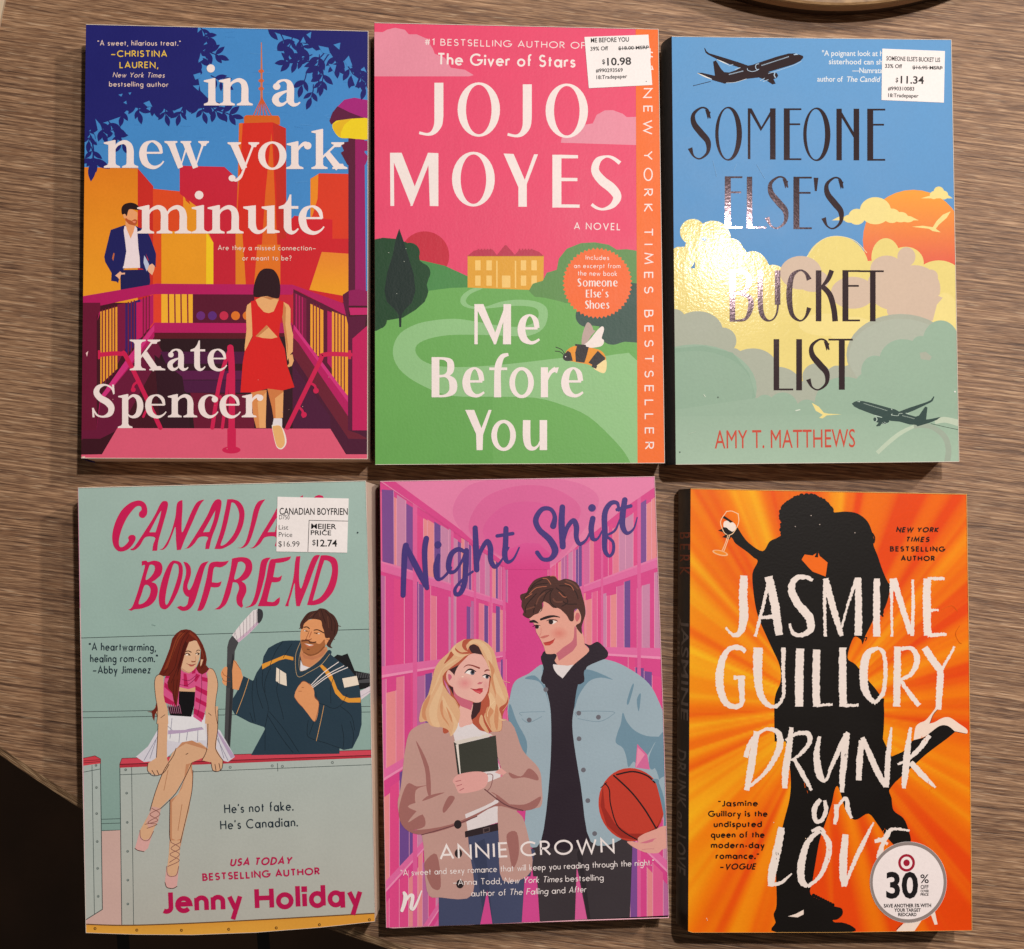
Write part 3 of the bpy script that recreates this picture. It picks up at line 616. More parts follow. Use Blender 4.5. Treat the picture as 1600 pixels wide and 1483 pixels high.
# right railing
P('#5a1030', "1115,262 1390,400 1390,900 1115,450")
for a, b in ((1200, 1265), (1308, 1390)): P('#eda032', f"{a},{335+(a-1200)*.35} {b},{350+(b-1200)*.28} {b},{610+(b-1265)*1.5} {a},{575+(a-1200)*1.2}")
for x in (1215, 1230, 1246, 1322, 1338, 1354, 1370): S('#7a1736', f"{x},{330+(x-1200)*.35} {x},{600+(x-1200)*1.25}", 6, sm=0)
P('#7a1240', "1120,280 1180,310 1180,540 1120,450"); 
for x in (1130, 1145, 1160): S(MG, f"{x},{285+(x-1120)*.5} {x},{470+(x-1120)*1.3}", 6, sm=0)
P(MG, "1285,370 1308,380 1308,660 1285,630"); P(MG, "1115,440 1390,830 1390,905 1110,500"); P('#d0307e', "1118,440 1390,800 1390,830 1118,462")
P('#4a1030', "1110,500 1390,905 1390,968 1490,968 1490,1090 1380,1088 1300,960 1110,700"); P('#6a1a30', "1110,500 1140,530 1390,900 1390,968 1440,985 1490,1012 1390,1010 1110,590"); P('#4c1338', "1112,640 1300,900 1300,960 1112,960")
P('#a01660', "1390,290 1485,270 1490,520 1410,520 1410,968 1490,968 1490,270"); P('#5a1038', "1362,290 1392,270 1392,400 1480,395 1470,470 1410,510 1410,968 1388,968 1388,440 1365,330"); P('#c4246a', "1392,355 1490,355 1490,390 1400,392"); P('#c01a5c', "1410,510 1490,440 1490,968 1410,968"); P('#8f1458', "1392,270 1440,262 1490,275 1490,345 1392,345")
P('#dc5a78', "235,957 1300,960 1378,1088 1500,1088 1500,1130 40,1130 40,1090 158,1088")
# handrails
RD = '#cc1c50'
for s in ("150,590 250,585 290,620 450,955", "1400,590 1270,590 1240,640 1085,955"): S(RD, s, 22)
for s in ("310,770 318,740 345,720", "365,900 380,870 400,860", "1228,770 1222,745 1196,730", "1165,900 1160,870 1140,850"): S(RD, s, 12)
E(RD, 1228, 770, 14); E(RD, 1168, 890, 14); E(RD, 315, 765, 12); P(RD, "1390,568 1404,568 1404,612 1390,612"); P(RD, "138,568 152,568 152,612 138,612")
S(RD, "800,560 770,640 740,760 710,955", 20); S(RD, "790,690 780,800 760,955", 16); S(RD, "750,800 790,900", 14); S(RD, "800,555 808,700 805,1060", 32); E(RD, 805, 1066, 46, 18); P(RD, "785,960 828,960 828,1060 785,1060")
# woman in red
A.zoom(360, 410, 4.943)
P('#d88a50', "160,1000 280,985 270,1150 275,1280 200,1280 175,1180"); P('#e6a86c', "210,1080 280,1000 272,1280 225,1280"); P('#d07c46', "285,975 410,990 405,1200 335,1210 320,1120"); P('#e6a86c', "345,1050 410,1000 405,1200 350,1210")
P('#e4dbe0', "335,1205 400,1205 400,1270 325,1260"); P('#efe4dc', "322,1275 330,1255 390,1262 425,1330 432,1400 400,1442 365,1435 345,1390", 1); P('#e8b272', "326,1280 345,1262 390,1268 415,1340 420,1400 395,1435 365,1425 348,1385", 1)
P('#e6ac72', "165,305 130,330 120,380 125,520 110,660 112,690 170,570"); P('#e6ac72', "410,305 450,330 465,360 465,480 485,560 482,690 455,720 440,760 425,600 400,420"); P('#c98350', "412,310 430,350 425,480 445,640 445,720 425,590 400,420")
P('#e6ac72', "445,720 480,710 490,760 475,800 450,810 440,800 455,780"); P('#e6ac72', "195,290 290,240 375,290 370,330 330,385 290,395 240,375 205,320")
P('#d6201f', "158,302 195,292 215,335 260,385 295,393 335,380 372,292 412,303 405,400 385,480 375,570 420,670 440,800 495,965 400,990 290,975 175,1005 78,1005 95,780 110,690 172,575 165,420", 0)
P('#e6ac72', "195,570 280,485 365,578 320,590 250,585"); P('#c98350', "195,570 280,485 295,505 235,555 210,578")
P('#c47f4e', "205,265 370,265 375,290 340,280 310,290 255,270"); P('#2a0c16', "290,48 335,60 370,110 385,180 378,270 330,275 280,262 205,270 178,250 185,170 215,90 250,55", 1)
# lettering
A.zoom(110, 20); A.cur = 'title_lettering'; CR = lin('#efe0de')
serif('in', 668, 464, 132, CR, 1.0, -.03); serif('a', 1003, 466, 130, CR, 1.1); serif('new', 168, 776, 134, CR, 1.0, .0); serif('york', 790, 782, 134, CR, 1.0, .0); serif('minute', 335, 1104, 137, CR, 1.02, -.03)
A.cur = 'author_lettering'; A.zoom(110, 370)
serif('Kate', 290, 668, 105, CR, 1.0, .08); serif('Spencer', 102, 903, 112, CR, 1.02, .01)
A.cur = 'blurb_lettering'; A.zoom(110, 20); YL = lin('#e8c24a'); PK = lin('#e9cfc4')
G('"A sweet, hilarious treat.`', 136, 165, 552, 166, 27, .12, PK); G('_CHRISTINA', 202, 222, 484, 222, 33, .15, YL); G('LAUREN,', 246, 278, 440, 278, 33, .15, YL)
G('New York Times', 212, 324, 470, 326, 26, .11, PK, it=.2); G('bestselling author', 194, 370, 490, 372, 26, .12, PK)
A.zoom(110, 370); G('Are they a missed connection_', 738, 68, 1228, 70, 26, .12, PK); G('or meant to be?', 860, 120, 1106, 120, 26, .12, PK)
A.cur = 'front_cover'; rnd = random.Random(9)
for i in range(10): E('#d9a09a', rnd.uniform(70, 1480), rnd.uniform(700, 1090), rnd.uniform(1, 2.5))
P('#f0c8c8', "78,582 90,572 84,600"); S('#e9c9bc', "56,1106 200,1110", 4, sm=0); P('#e9cfc4', "56,1100 75,1098 70,1108")
b1.finish()

# ------------------------------------------------------------------ book: green hill, mansion, bumblebee
b2 = Book('pink and green paperback with a bumblebee, a yellow mansion and an orange side strip', [(585, 35.6), (1028.8, 45.6), (1038.8, 723.8), (586.4, 726.3)], .023, (.0, .0018), spine='#7a2a45', bulge=.0002,
          mats={'front_cover': printed('satin_pink_print', .42, .2, bump=.05, wave=.05)})
b2.base('#e4486f'); A.zoom(570, 20)
CL = lin('#e38da3')
P(CL, "40,95 90,97 110,85 150,75 200,85 220,108 260,108 310,130 340,180 350,205 400,225 430,275 500,285 545,312 520,318 40,318")
P(CL, "980,650 985,625 1020,615 1070,600 1100,560 1140,553 1160,510 1200,488 1240,487 1290,505 1310,522 1370,520 1370,662 1150,655", 0)
A.cur = 'author_lettering'; WH = lin('#f0e4e2')
for dx, dy in ((0, 0), (442, 8)):
    P(WH, f"{348+dx},{350+dy} {393+dx},{350+dy} {393+dx},{520+dy} {348+dx},{520+dy}"); S(WH, [(370.5+dx, 515+dy, 45), (366+dx, 560+dy, 40), (345+dx, 595+dy, 26), (315+dx, 608+dy, 14), (272+dx, 600+dy, 14)], cap='b')
E(WH, 570, 484, 106, 136, hole=(64, 124)); E(WH, 1010, 490, 106, 136, hole=(64, 124))
P(WH, "126,700 145,700 147,966 128,966"); P(WH, "126,700 184,700 262,900 232,966"); P(WH, "228,966 238,966 325,745 325,700 316,700 235,905"); P(WH, "316,700 368,702 368,967 325,966")
E(WH, 543, 832, 107, 137, hole=(64, 124))
P(WH, "694,704 744,706 806,850 806,882 772,882"); P(WH, "846,708 866,708 808,862 790,862"); P(WH, "768,850 810,850 810,970 768,970")
P(WH, "938,710 983,710 983,974 938,974"); P(WH, "983,710 1066,712 1066,728 983,728"); P(WH, "983,825 1063,826 1063,842 983,842"); P(WH, "983,958 1074,959 1074,975 983,974")
S(WH, "1276,752,20 1240,726,16 1205,719,12 1165,740,32 1152,790,40 1185,838,46 1235,878,48 1262,920,42 1240,962,28 1195,982,13 1160,976,14 1134,958,16", cap='b')
A.cur = 'blurb_lettering'
G('#1 BESTSELLING AUTHOR OF', 298, 162, 1104, 181, 34, .12, WH); G('The Giver of Stars', 362, 262, 1052, 275, 62, .15, WH, gap=.15); G('A NOVEL', 1046, 1084, 1278, 1088, 36, .13, WH, gap=.3)
A.cur = 'front_cover'; A.zoom(570, 370)
# landscape
P('#c3283f', [(300+122*math.cos(t), 95+122*math.sin(t)) for t in [i*.1309 for i in range(48)]])
P('#4a8a4c', "40,60 200,100 300,122 400,145 520,200 700,240 1400,330 1400,600 40,600")
P(grad('#6cab5a', '#65a653', 0, 300, 0, 1100), "40,360 200,305 320,270 430,256 520,253 700,256 830,268 1000,330 1370,380 1370,1150 40,1150", 0)
LP = lin('#8fc186')
P(LP, "540,258 590,258 530,285 505,320 530,345 600,350 680,325 760,315 850,322 905,350 915,400 890,460 820,495 700,495 560,490 420,492 320,510 262,540 255,580 290,620 360,645 470,652 620,645 780,630 1000,605 1180,600 1370,628 1370,1150 1340,1150 1300,1080 1230,1000 1120,900 1000,845 850,805 640,800 430,795 290,745 190,680 145,610 145,540 180,480 250,440 330,420 450,410 560,425 680,445 780,450 845,430 870,390 850,355 760,345 650,355 560,362 500,350 478,325 490,290", 1, 3)
P('#6cab5a', "640,800 850,805 1000,845 1120,900 1230,1000 1300,1080 1340,1150 640,1150")
DG = lin('#1d4428')
P(DG, "40,15 90,5 150,10 200,25 245,45 270,85 275,120 310,145 325,190 310,240 318,275 300,325 255,365 190,405 100,420 95,450 60,470 40,472", 0); E(DG, 225, 80, 50); E(DG, 280, 180, 48); E(DG, 265, 280, 50); E(DG, 70, 420, 40)
P('#172a26', "172,-40 190,10 215,90 245,190 253,270 235,330 200,365 184,390 182,452 172,452 170,390 150,365 110,325 98,270 112,180 140,90 155,10", 0)
P('#dfa334', "514,98 895,96 893,252 830,266 514,254"); P('#c58a2c', "514,92 895,92 895,99 514,99")
RF = lin('#b83350')
P(RF, "512,97 545,70 565,66 640,64 660,92 700,42 708,42 750,90 770,68 840,64 870,75 895,96")
for x in (565, 580, 595, 610, 625, 770, 785, 800, 815, 830): P(RF, f"{x},60 {x+8},60 {x+8},70 {x},70")
WN = lin('#f2c976')
for x in (552, 608, 780, 833):
    P(WN, f"{x},118 {x+27},118 {x+27},168 {x},168"); P(WN, f"{x},194 {x+27},194 {x+27},245 {x},245")
P(WN, "686,194 728,194 728,254 686,254"); P(WN, "657,120 664,120 664,254 657,254"); P(WN, "750,120 757,120 757,256 750,256")
G5 = lin('#5f8f50'); P(G5, "820,270 840,235 890,220 910,180 960,165 970,110 1010,60 1080,32 1150,28 1220,40 1260,65 1310,62 1370,72 1370,400 1050,340 900,305 850,300", 0)
G6 = lin('#36524a'); P(G6, "1055,400 1060,370 1200,300 1330,230 1370,235 1370,530 1300,525 1240,540 1200,510 1190,450 1100,440 1070,425", 0); E(G6, 1110, 395, 56); E(G6, 1240, 470, 70)
import math as _m
OR = lin('#ef6a2e'); P(OR, [(1163+(175 if i % 2 else 164)*math.cos(math.pi*i/50), 232+(178 if i % 2 else 167)*math.sin(math.pi*i/50)) for i in range(100)])
# bee
P('#b9a39c', "1085,540 1088,490 1105,440 1118,428 1135,445 1140,475 1110,530", 1); P('#efe4e0', "1080,556 1120,520 1165,465 1188,448 1196,465 1185,505 1196,520 1185,545 1140,555", 1); P('#b9a39c', "1100,500 1135,465 1155,470 1100,530")
P('#e8962a', "1000,590 1020,560 1060,545 1130,555 1180,570 1205,605 1200,650 1175,665 1120,640 1060,628 1010,615", 1); P('#2b2428', "1085,545 1120,552 1108,600 1098,630 1055,625 1052,580 1060,548"); P('#2b2428', "1165,570 1202,605 1195,640 1165,655 1118,630 1140,600"); P('#2b2428', "1000,585 1015,570 1030,580 1040,620 1010,622"); E('#2b2428', 1010, 602, 20, 19)
P('#f2dca0', "1165,640 1205,615 1208,660 1195,682 1165,672 1143,655", 1); S('#2b2428', "1000,588 985,565 955,552", 4); S('#2b2428', "995,590 975,575 952,572", 4); E('#f2e8e4', 1004, 600, 3)
for i in range(16):
    t = i/15; S('#2b2428', f"{1055+t*50},{545+t*4} {1053+t*50},{538+t*4}", 4, sm=0); S('#2b2428', f"{1140+t*20},{640-2+t*8} {1136+t*20},{650+t*8}", 4, sm=0)
A.zoom(570, 20); P('#ee6c1c', "1354,70 1480,76 1520,2270 1364,2270"); A.cur = 'blurb_lettering'
G('NEW YORK TIMES BESTSELLER', 1392, 376, 1400, 2184, 46, .13, WH, gap=.6); G('#1', 1397, 170, 1397, 290, 46, .13, WH, gap=.3)
A.zoom(570, 370)
G('Includes', 1104, 115, 1221, 117, 24, .11, WH); G('an excerpt from', 1046, 157, 1278, 158, 24, .11, WH); G('the new book', 1065, 195, 1261, 197, 26, .11, WH)
FL = {'M': [('p', [(0, 0), (.11, 0), (.11, 1.34), (0, 1.34)]), ('p', [(0, 1.34), (.3, 1.34), (.74, .28), (.66, 0)]), ('p', [(.64, 0), (.72, 0), (1.08, 1.1), (1.04, 1.34), (.66, .3)]), ('p', [(.97, 1.34), (1.22, 1.34), (1.22, 0), (.95, 0)])],
 'e': [('s', [(.12, .53, .08), (.68, .53, .08)]), ('s', [(.66, .54, .17), (.6, .82, .17), (.42, .97, .07), (.22, .82, .2), (.14, .5, .26), (.22, .2, .24), (.42, .06, .13), (.58, .07, .1), (.74, .17, .07)])],
 'B': [('p', [(0, 0), (.26, 0), (.26, 1.34), (0, 1.34)]), ('s', [(.2, 1.3, .08), (.45, 1.28, .1), (.62, 1.16, .22), (.62, .88, .22), (.46, .73, .1), (.2, .7, .08)]), ('s', [(.2, .7, .08), (.5, .7, .1), (.7, .52, .25), (.7, .22, .24), (.48, .06, .1), (.2, .04, .08)])],
 'f': [('s', [(.28, 0, .24), (.28, .8, .22), (.32, 1.12, .22), (.44, 1.36, .16), (.64, 1.43, .1)]), ('s', [(.0, .95, .09), (.6, .95, .09)])],
 'o': [('o', .4, .49, .41, .52, .22, .41)], 'r': [('p', [(0, 0), (.24, 0), (.24, 1), (.0, 1)]), ('s', [(.2, .55, .06), (.32, .82, .12), (.5, .95, .16)]), ('p', [(.42, .98), (.6, 1.0), (.54, .8), (.42, .86)])],
 'Y': [('p', [(0, 1.34), (.3, 1.34), (.6, .58), (.38, .5)]), ('p', [(.78, 1.34), (.88, 1.34), (.6, .52), (.48, .58)]), ('p', [(.36, .6), (.6, .6), (.58, 0), (.38, 0)])],
 'u': [('s', [(.13, 1.0, .25), (.13, .4, .25), (.2, .12, .2), (.36, .05, .12), (.5, .14, .07), (.58, .3, .05)]), ('p', [(.56, 0), (.81, 0), (.81, 1), (.56, 1)])],
 'S': [('s', [(.62, 1.12, .08), (.4, 1.3, .12), (.18, 1.12, .22), (.25, .82, .24), (.5, .58, .24), (.58, .3, .22), (.36, .06, .12), (.06, .14, .08)])], 'm': [('p', [(0, 0), (.22, 0), (.22, 1), (0, 1)]), ('s', [(.2, .7, .06), (.4, .93, .12), (.58, .75, .2), (.58, 0, .22)]), ('s', [(.65, .7, .06), (.85, .93, .12), (1.03, .75, .2), (1.03, 0, .22)])],
 'n': [('p', [(0, 0), (.22, 0), (.22, 1), (0, 1)]), ('s', [(.2, .7, .06), (.42, .93, .12), (.62, .75, .2), (.62, 0, .22)])], 'E': [('p', [(0, 0), (.24, 0), (.24, 1.34), (0, 1.34)]), ('s', [(.2, 1.28, .09), (.62, 1.28, .09)]), ('s', [(.2, .7, .09), (.56, .7, .09)]), ('s', [(.2, .05, .09), (.64, .05, .09)])],
 'l': [('p', [(0, 0), (.22, 0), (.22, 1.42), (0, 1.42)])], 's': [('s', [(.5, .82, .08), (.32, .96, .12), (.14, .8, .2), (.3, .54, .2), (.46, .3, .2), (.3, .06, .12), (.04, .14, .08)])], "'": [('s', [(.12, 1.4, .2), (.04, 1.05, .05)])],
 'h': [('p', [(0, 0), (.22, 0), (.22, 1.42), (0, 1.42)]), ('s', [(.2, .7, .06), (.42, .93, .12), (.62, .75, .2), (.62, 0, .22)])]}
def flare(items, y, xh, c, sy=1.0):
    for ch, x in items:
        f = lambda q: (x+q[0]*xh, y-q[1]*xh*sy)
        for t in FL[ch]:
            if t[0] == 'p': P(c, [f(q) for q in t[1]])
            elif t[0] == 'o': E(c, *f((t[1], t[2])), t[3]*xh, t[4]*xh*sy, hole=(t[5]*xh, t[6]*xh*sy))
            else: S(c, [(*f(v), v[2]*xh) for v in t[1]], sm=len(t[1]) > 2, cap='b')
flare([('S', 1062), ('o', 1090), ('m', 1120), ('e', 1157), ('o', 1184), ('n', 1212), ('e', 1241)], 249, 30, WH); flare([('E', 1105), ('l', 1129), ('s', 1142), ('e', 1160), ("'", 1186), ('s', 1202)], 304, 29, WH); flare([('S', 1100), ('h', 1124), ('o', 1150), ('e', 1178), ('s', 1206)], 360, 30, WH)
A.cur = 'title_lettering'
flare([('M', 548), ('e', 762)], 538, 150, WH); flare([('B', 334), ('e', 486), ('f', 622), ('o', 724), ('r', 880), ('e', 980)], 803, 150, WH); flare([('Y', 502), ('o', 634), ('u', 790)], 1067, 150, WH)
A.zoom(570, 20); sticker(b2, "1098,122 1418,110 1437,362 1120,378"); A.cur = 'sticker_print'; BK = lin('#1c191b')
T('ME BEFORE YOU', 1130, 150, 1321, 145, 22, BK, .022); T('39% Off', 1128, 191, 1217, 188, 19, BK, .022); T('$18.00 MSRP', 1268, 187, 1420, 182, 17, BK, .022); S(BK, "1268,181 1420,175", 3, sm=0)
T('$', 1187, 257, 1202, 256, 22, BK, .02); T('10.98', 1212, 264, 1332, 260, 36, BK, .022); T('#990293569', 1155, 299, 1290, 296, 18, BK, .022); T('18:Tradepaper', 1158, 333, 1312, 327, 18, BK, .022); E(BK, 1407, 344, 2.5)
A.cur = 'front_cover'; A.zoom(570, 370)
for x, y in ((197, 124), (160, 285), (206, 60), (120, 80)): E('#b8c0b4', x, y, 2)
b2.finish()

# ------------------------------------------------------------------ book: two airliners, sunset clouds, foil title
foil = None
def foil_mat():
    m, nt, p = nodes('dark_silver_foil'); L = nt.links.new; tc = N(nt, 'ShaderNodeTexCoord')
    p.inputs['Base Color'].default_value = lin('#c3a9b4'); p.inputs['Metallic'].default_value = 1; p.inputs['Roughness'].default_value = .035
    n = N(nt, 'ShaderNodeTexNoise', Scale=900.0, Detail=2.0); L(tc.outputs['Object'], n.inputs['Vector'])
    b = N(nt, 'ShaderNodeBump', Strength=.022, Distance=.0006); L(n.outputs['Fac'], b.inputs['Height']); L(b.outputs[0], p.inputs['Normal'])
    return m
foil = foil_mat()
b3 = Book('blue paperback with two airliners, sunset clouds and dark foil title lettering', [(1049.7, 57), (1486.6, 62), (1498.8, 721.6), (1056, 726)], .026, (-.0022, .001), spine='#16222c', bulge=.0022,
          mats={'front_cover': printed('satin_sky_print', .4, .14, bump=.03, wave=.03), 'title_lettering': foil, 'airliner_foil': foil, 'gloss_clouds': printed('spot_gloss_cloud_print', .09, .033, bump=.035, wave=.04)})
b3.base(lambda u, v: mix(lin('#5b99d0'), lin('#4787c3'), (v-57)/330)); A.zoom(1020, 20)
E(grad('#ef9c28', '#e05c40', 0, 900, 0, 1250), 1302, 1137, 252)
YC, BC, SG, SG2, GY = lin('#ead98a'), lin('#cdb6a2'), lin('#93b09b'), lin('#88a892'), lin('#a6ad9d')
def cloud(c, blobs, base=None):
    for b in blobs: E(c, *b)
    if base: P(c, base)
cloud(YC, [(1113, 990, 78, 68), (1020, 1020, 42, 40), (1195, 1015, 42, 36), (1240, 1022, 36, 26), (985, 1030, 30, 20), (1275, 1032, 30, 16)], "895,1038 930,1020 1290,1018 1330,1038")
cloud(YC, [(1430, 895, 26), (1405, 912, 20), (1455, 912, 22)], "1340,928 1380,916 1480,914 1500,928")
P(YC, "1295,1070 1350,1065 1400,1072 1420,1040 1450,1010 1490,992 1470,1025 1430,1060 1415,1080 1440,1098 1400,1092 1380,1080", 0)
A.cur = 'gloss_clouds'
cloud(YC, [(200, 1095, 64), (300, 1130, 90), (390, 1190, 62), (150, 1230, 60), (230, 1180, 70)])
A.zoom(1020, 370)
cloud(YC, [(920, 160, 160, 164), (1165, 105, 72, 98), (1265, 130, 90, 80), (1430, 250, 140, 132), (500, 200, 90, 128), (350, 150, 140), (600, 230, 80, 90), (130, 160, 60, 110), (400, 300, 200), (800, 350, 300, 190), (1100, 300, 300, 180), (1400, 420, 200, 160)], "80,150 1540,250 1540,760 80,760")
P('#3f83c0', "240,8 270,2 268,18 255,24"); 
S(mix(YC, (1, 1, 1, 1), .25), [(1020-160+320*.0, 160), (770, 100), (840, 20), (920, -3), (1010, 20), (1070, 80)][1:], 3)
A.cur = 'front_cover'; 
for s in ((300, 1090),): pass
cloud(BC, [(740, 180, 104, 84), (1170, 160, 82, 66), (1268, 100, 45, 48), (1310, 260, 128, 118), (1390, 200, 36), (1220, 250, 150, 120), (1000, 280, 110, 80), (800, 220, 80, 56), (1290, 370, 120, 60)])
cloud(YC, [(860, 440, 130, 56), (1000, 470, 120, 70), (1460, 400, 70, 120)])
P(BC, "1390,280 1450,305 1420,340 1400,420 1330,420 1330,280")
cloud(GY, [(225, 470, 125, 98), (350, 520, 68, 66), (110, 410, 52, 48), (500, 650, 120, 92), (620, 740, 120, 90), (1240, 590, 272, 204), (820, 700, 72, 68), (920, 720, 60, 76), (1400, 560, 140, 130)], "90,480 420,560 560,650 700,740 980,640 1540,520 1540,900 90,900")
E(lin('#aab3a4'), 1240, 600, 260, 190)
cloud(SG, [(210, 760, 310, 222), (650, 860, 78, 82), (560, 830, 44, 40), (770, 880, 62, 66), (960, 830, 150, 130), (1110, 670, 68, 76), (1250, 620, 118, 108), (1440, 530, 92, 112), (1340, 540, 46, 44), (1420, 640, 140, 100), (1200, 760, 200, 120), (1480, 760, 100, 90)], "80,760 560,860 800,860 1050,800 1540,640 1540,1150 80,1150")
P(GY, "1335,580 1365,575 1395,600 1385,618 1340,612"); P(SG2, "90,560 250,545 400,580 480,680 515,800 440,900 90,930", 0); cloud(mix(SG, SG2, .5), [(210, 770, 290, 200)]); P(SG, "80,870 560,800 560,1150 80,1150")
P(grad('#93b09b', '#a2bda8', 0, 850, 0, 1130), "80,900 1540,880 1540,1150 80,1150")
P(YC, "795,830 830,850 855,880 880,885 945,888 870,893 850,908 832,906 850,890 815,870", 0)
# vapour trails
A.zoom(1320, 610, 8.889); S('#b9cbb5', "450,870,56 600,730,58 780,590,56 980,490,40", cap='b'); S(mix(lin('#8fa898'), GY, .5), "960,510,50 1100,490,60 1250,530,72 1390,650,80 1440,820,80 1420,1000,84", cap='b'); S('#bccbb6', "1250,430,80 1400,410,80 1600,460,90", cap='b'); S('#20342e', "1195,462 1400,510 1600,552", 7, sm=0)
DKG = '#24403c'
P(DKG, "97,185 130,160 180,145 250,148 350,170 620,245 700,265 755,295 900,240 1130,165 1195,135 1235,80 1245,90 1220,150 1185,172 960,280 880,310 860,330 930,350 985,365 1030,350 1115,225 1148,235 1130,405 1180,400 1335,368 1280,410 1180,450 1010,500 990,480 900,475 760,435 640,425 570,400 420,345 200,262 130,225", 0)
P(DKG, "398,400 415,370 460,370 540,385 620,400 615,440 560,470 510,465 490,495 440,502 435,490 470,450 430,440 405,425"); P(DKG, "1010,500 1060,475 1170,455 1180,430 1020,480")
E('#b8ccc0', 425, 403, 28, 34); E(DKG, 418, 403, 22, 28); E('#b8ccc0', 650, 300, 20, 44); E(DKG, 636, 300, 24, 38); P(DKG, "655,265 700,265 750,300 750,345 660,340"); S('#b8ccc0', "650,345 740,352 752,325 800,320", 6); P('#b8ccc0', "165,155 215,150 205,165"); S('#b8ccc0', "415,345 515,375", 8, sm=0); S('#b8ccc0', "850,318 890,325", 10, sm=0)
for i in range(22): E('#b8ccc0', 268+i*15, 183+i*4.6, 4, 6)
for i in range(11): E('#b8ccc0', 805+i*15.5, 352+i*4, 4, 6)
S('#b8ccc0', "520,452 560,470", 6, sm=0); S('#b8ccc0', "545,440 580,460", 6, sm=0)
# upper airliner in foil
A.zoom(1090, 70, 8.889); A.cur = 'airliner_foil'; W = lin('#808080')
S(W, "-60,570,8 180,510,9", sm=0)
P(W, "90,42 105,50 125,90 160,118 350,175 560,240 700,290 760,280 830,255 1100,165 1260,122 1350,120 1420,140 1465,155 1468,180 1430,225 1330,275 1180,320 980,380 1060,390 1100,390 1120,430 1100,460 1055,480 1085,540 1040,552 960,500 850,455 680,475 520,525 400,530 380,542 340,530 200,490 195,470 20,400 0,390 60,390 240,430 215,235 255,218 330,340 370,380 440,385 540,350 590,320 440,270 270,200 140,135 110,110", 0)
A.cur = 'front_cover'; LB = '#a9c4dc'
for i in range(26): E(LB, 893+i*14.8, 287-i*4.8, 5, 8)
for i in range(14): E(LB, 440+i*14.5, 412-i*3.6, 5, 8)
S(LB, "850,265 815,275 805,315 825,345 850,340", 10); S(LB, "690,330 700,355 760,372 830,355", 8); S(LB, "1072,392 1064,425 1080,455", 14); S(LB, "985,400 1100,365 1330,285 1440,230", 7); P(LB, "1330,135 1370,122 1400,138 1345,145")
S('#e8e6e0', "0,395,6 100,440,16 195,480,6", sm=1); S('#dfe4e6', "270,205,4 350,240,14 430,278,6"); S(LB, "430,295 490,275", 8, sm=0); S(LB, "520,345 590,320", 10, sm=0); S(LB, "870,500 930,465", 8, sm=0); S(LB, "910,512 980,485", 8, sm=0); S('#c8d4dc', "400,530 520,522 680,475", 6)
# small print and author
A.zoom(1020, 20); A.cur = 'blurb_lettering'; WH3 = lin('#dfe6ec')
T('"A poignant look at h', 846, 215, 1150, 217, 26, WH3, .012); T('sisterhood can sh', 880, 257, 1148, 259, 26, WH3, .012); T('\u2014Namrata', 997, 301, 1148, 302, 26, WH3, .012); T('author of', 822, 344, 950, 345, 26, WH3, .012); T('The Candid l', 966, 345, 1150, 346, 26, WH3, .012, it=.2)
A.cur = 'author_lettering'; A.zoom(1020, 370); T('AMY T. MATTHEWS', 310, 1059, 1012, 1052, 90, lin('#c4432c'), .0)
# deco title: one heavy side, one hairline side
A.zoom(1020, 20)
A.cur = 'title_lettering'; W = lin('#808080')
def r_(x0, y0, x1, y1): P(W, [(x0, y0), (x1, y0), (x1, y1), (x0, y1)])
def dE(x, y0, y1, w=88, h=30): r_(x, y0, x+h, y1); r_(x+h, y0, x+w, y0+9); r_(x+h, y0+(y1-y0)*.29, x+w-6, y0+(y1-y0)*.29+9); r_(x+h, y1-9, x+w, y1)
def dO(x0, x1, y0, y1): 
    cx, cy, rx, ry = (x0+x1)/2, (y0+y1)/2, (x1-x0)/2, (y1-y0)/2
    o = [(cx+rx*math.cos(2*math.pi*i/48), cy+ry*math.sin(2*math.pi*i/48)) for i in range(48)]; n = [(cx-5+(rx-22)*math.cos(2*math.pi*i/48), cy+(ry-8)*math.sin(2*math.pi*i/48)) for i in range(48)]
    A.fill([[A.uv(q) for q in o], [A.uv(q) for q in n][::-1]], W)
def dS(x0, x1, y0, y1):
    w, h = x1-x0, y1-y0; f = lambda a, b, k: (x0+a*w, y0+b*h, k)
    S(W, [f(.95, .22, 8), f(.84, .06, 9), f(.55, .02, 9), f(.2, .14, 18), f(.22, .32, 28), f(.55, .5, 32), f(.85, .66, 28), f(.84, .86, 16), f(.5, .98, 8), f(.2, .93, 9), f(.04, .78, 24)], cap='b')
    P(W, [(x0+w*.72, y0+h*.05), (x0+w*.98, y0+h*.1), (x0+w*.85, y0+h*.24)])
dS(182, 292, 470, 735); dO(312, 446, 470, 740); r_(475, 478, 488, 732); P(W, "475,478 494,478 548,580 540,592"); P(W, "535,585 545,585 612,478 596,478"); r_(586, 478, 614, 734)
dE(655, 478, 737); dO(752, 888, 474, 742); r_(918, 480, 945, 738); P(W, "918,480 935,480 1030,640 1030,668"); r_(1004, 480, 1032, 738); dE(1072, 480, 740, 90)
dE(360, 818, 1078); r_(470, 820, 497, 1078); r_(497, 1069, 568, 1078); dS(567, 680, 816, 1082); dE(703, 820, 1082, 92); P(W, "804,825 828,825 820,892 810,892"); dS(850, 956, 820, 1084)
A.zoom(1020, 370)
r_(384, 165, 412, 425); S(W, "412,170,9 470,185,18 482,225,26 460,270,18 412,282,9", cap='b'); S(W, "412,282,9 480,300,22 490,350,28 465,410,16 412,420,9", cap='b')
S(W, "538,168,26 538,340,26 552,400,22 582,420,9 612,400,9 626,340,10 628,168,10", cap='b'); r_(610, 168, 638, 340)
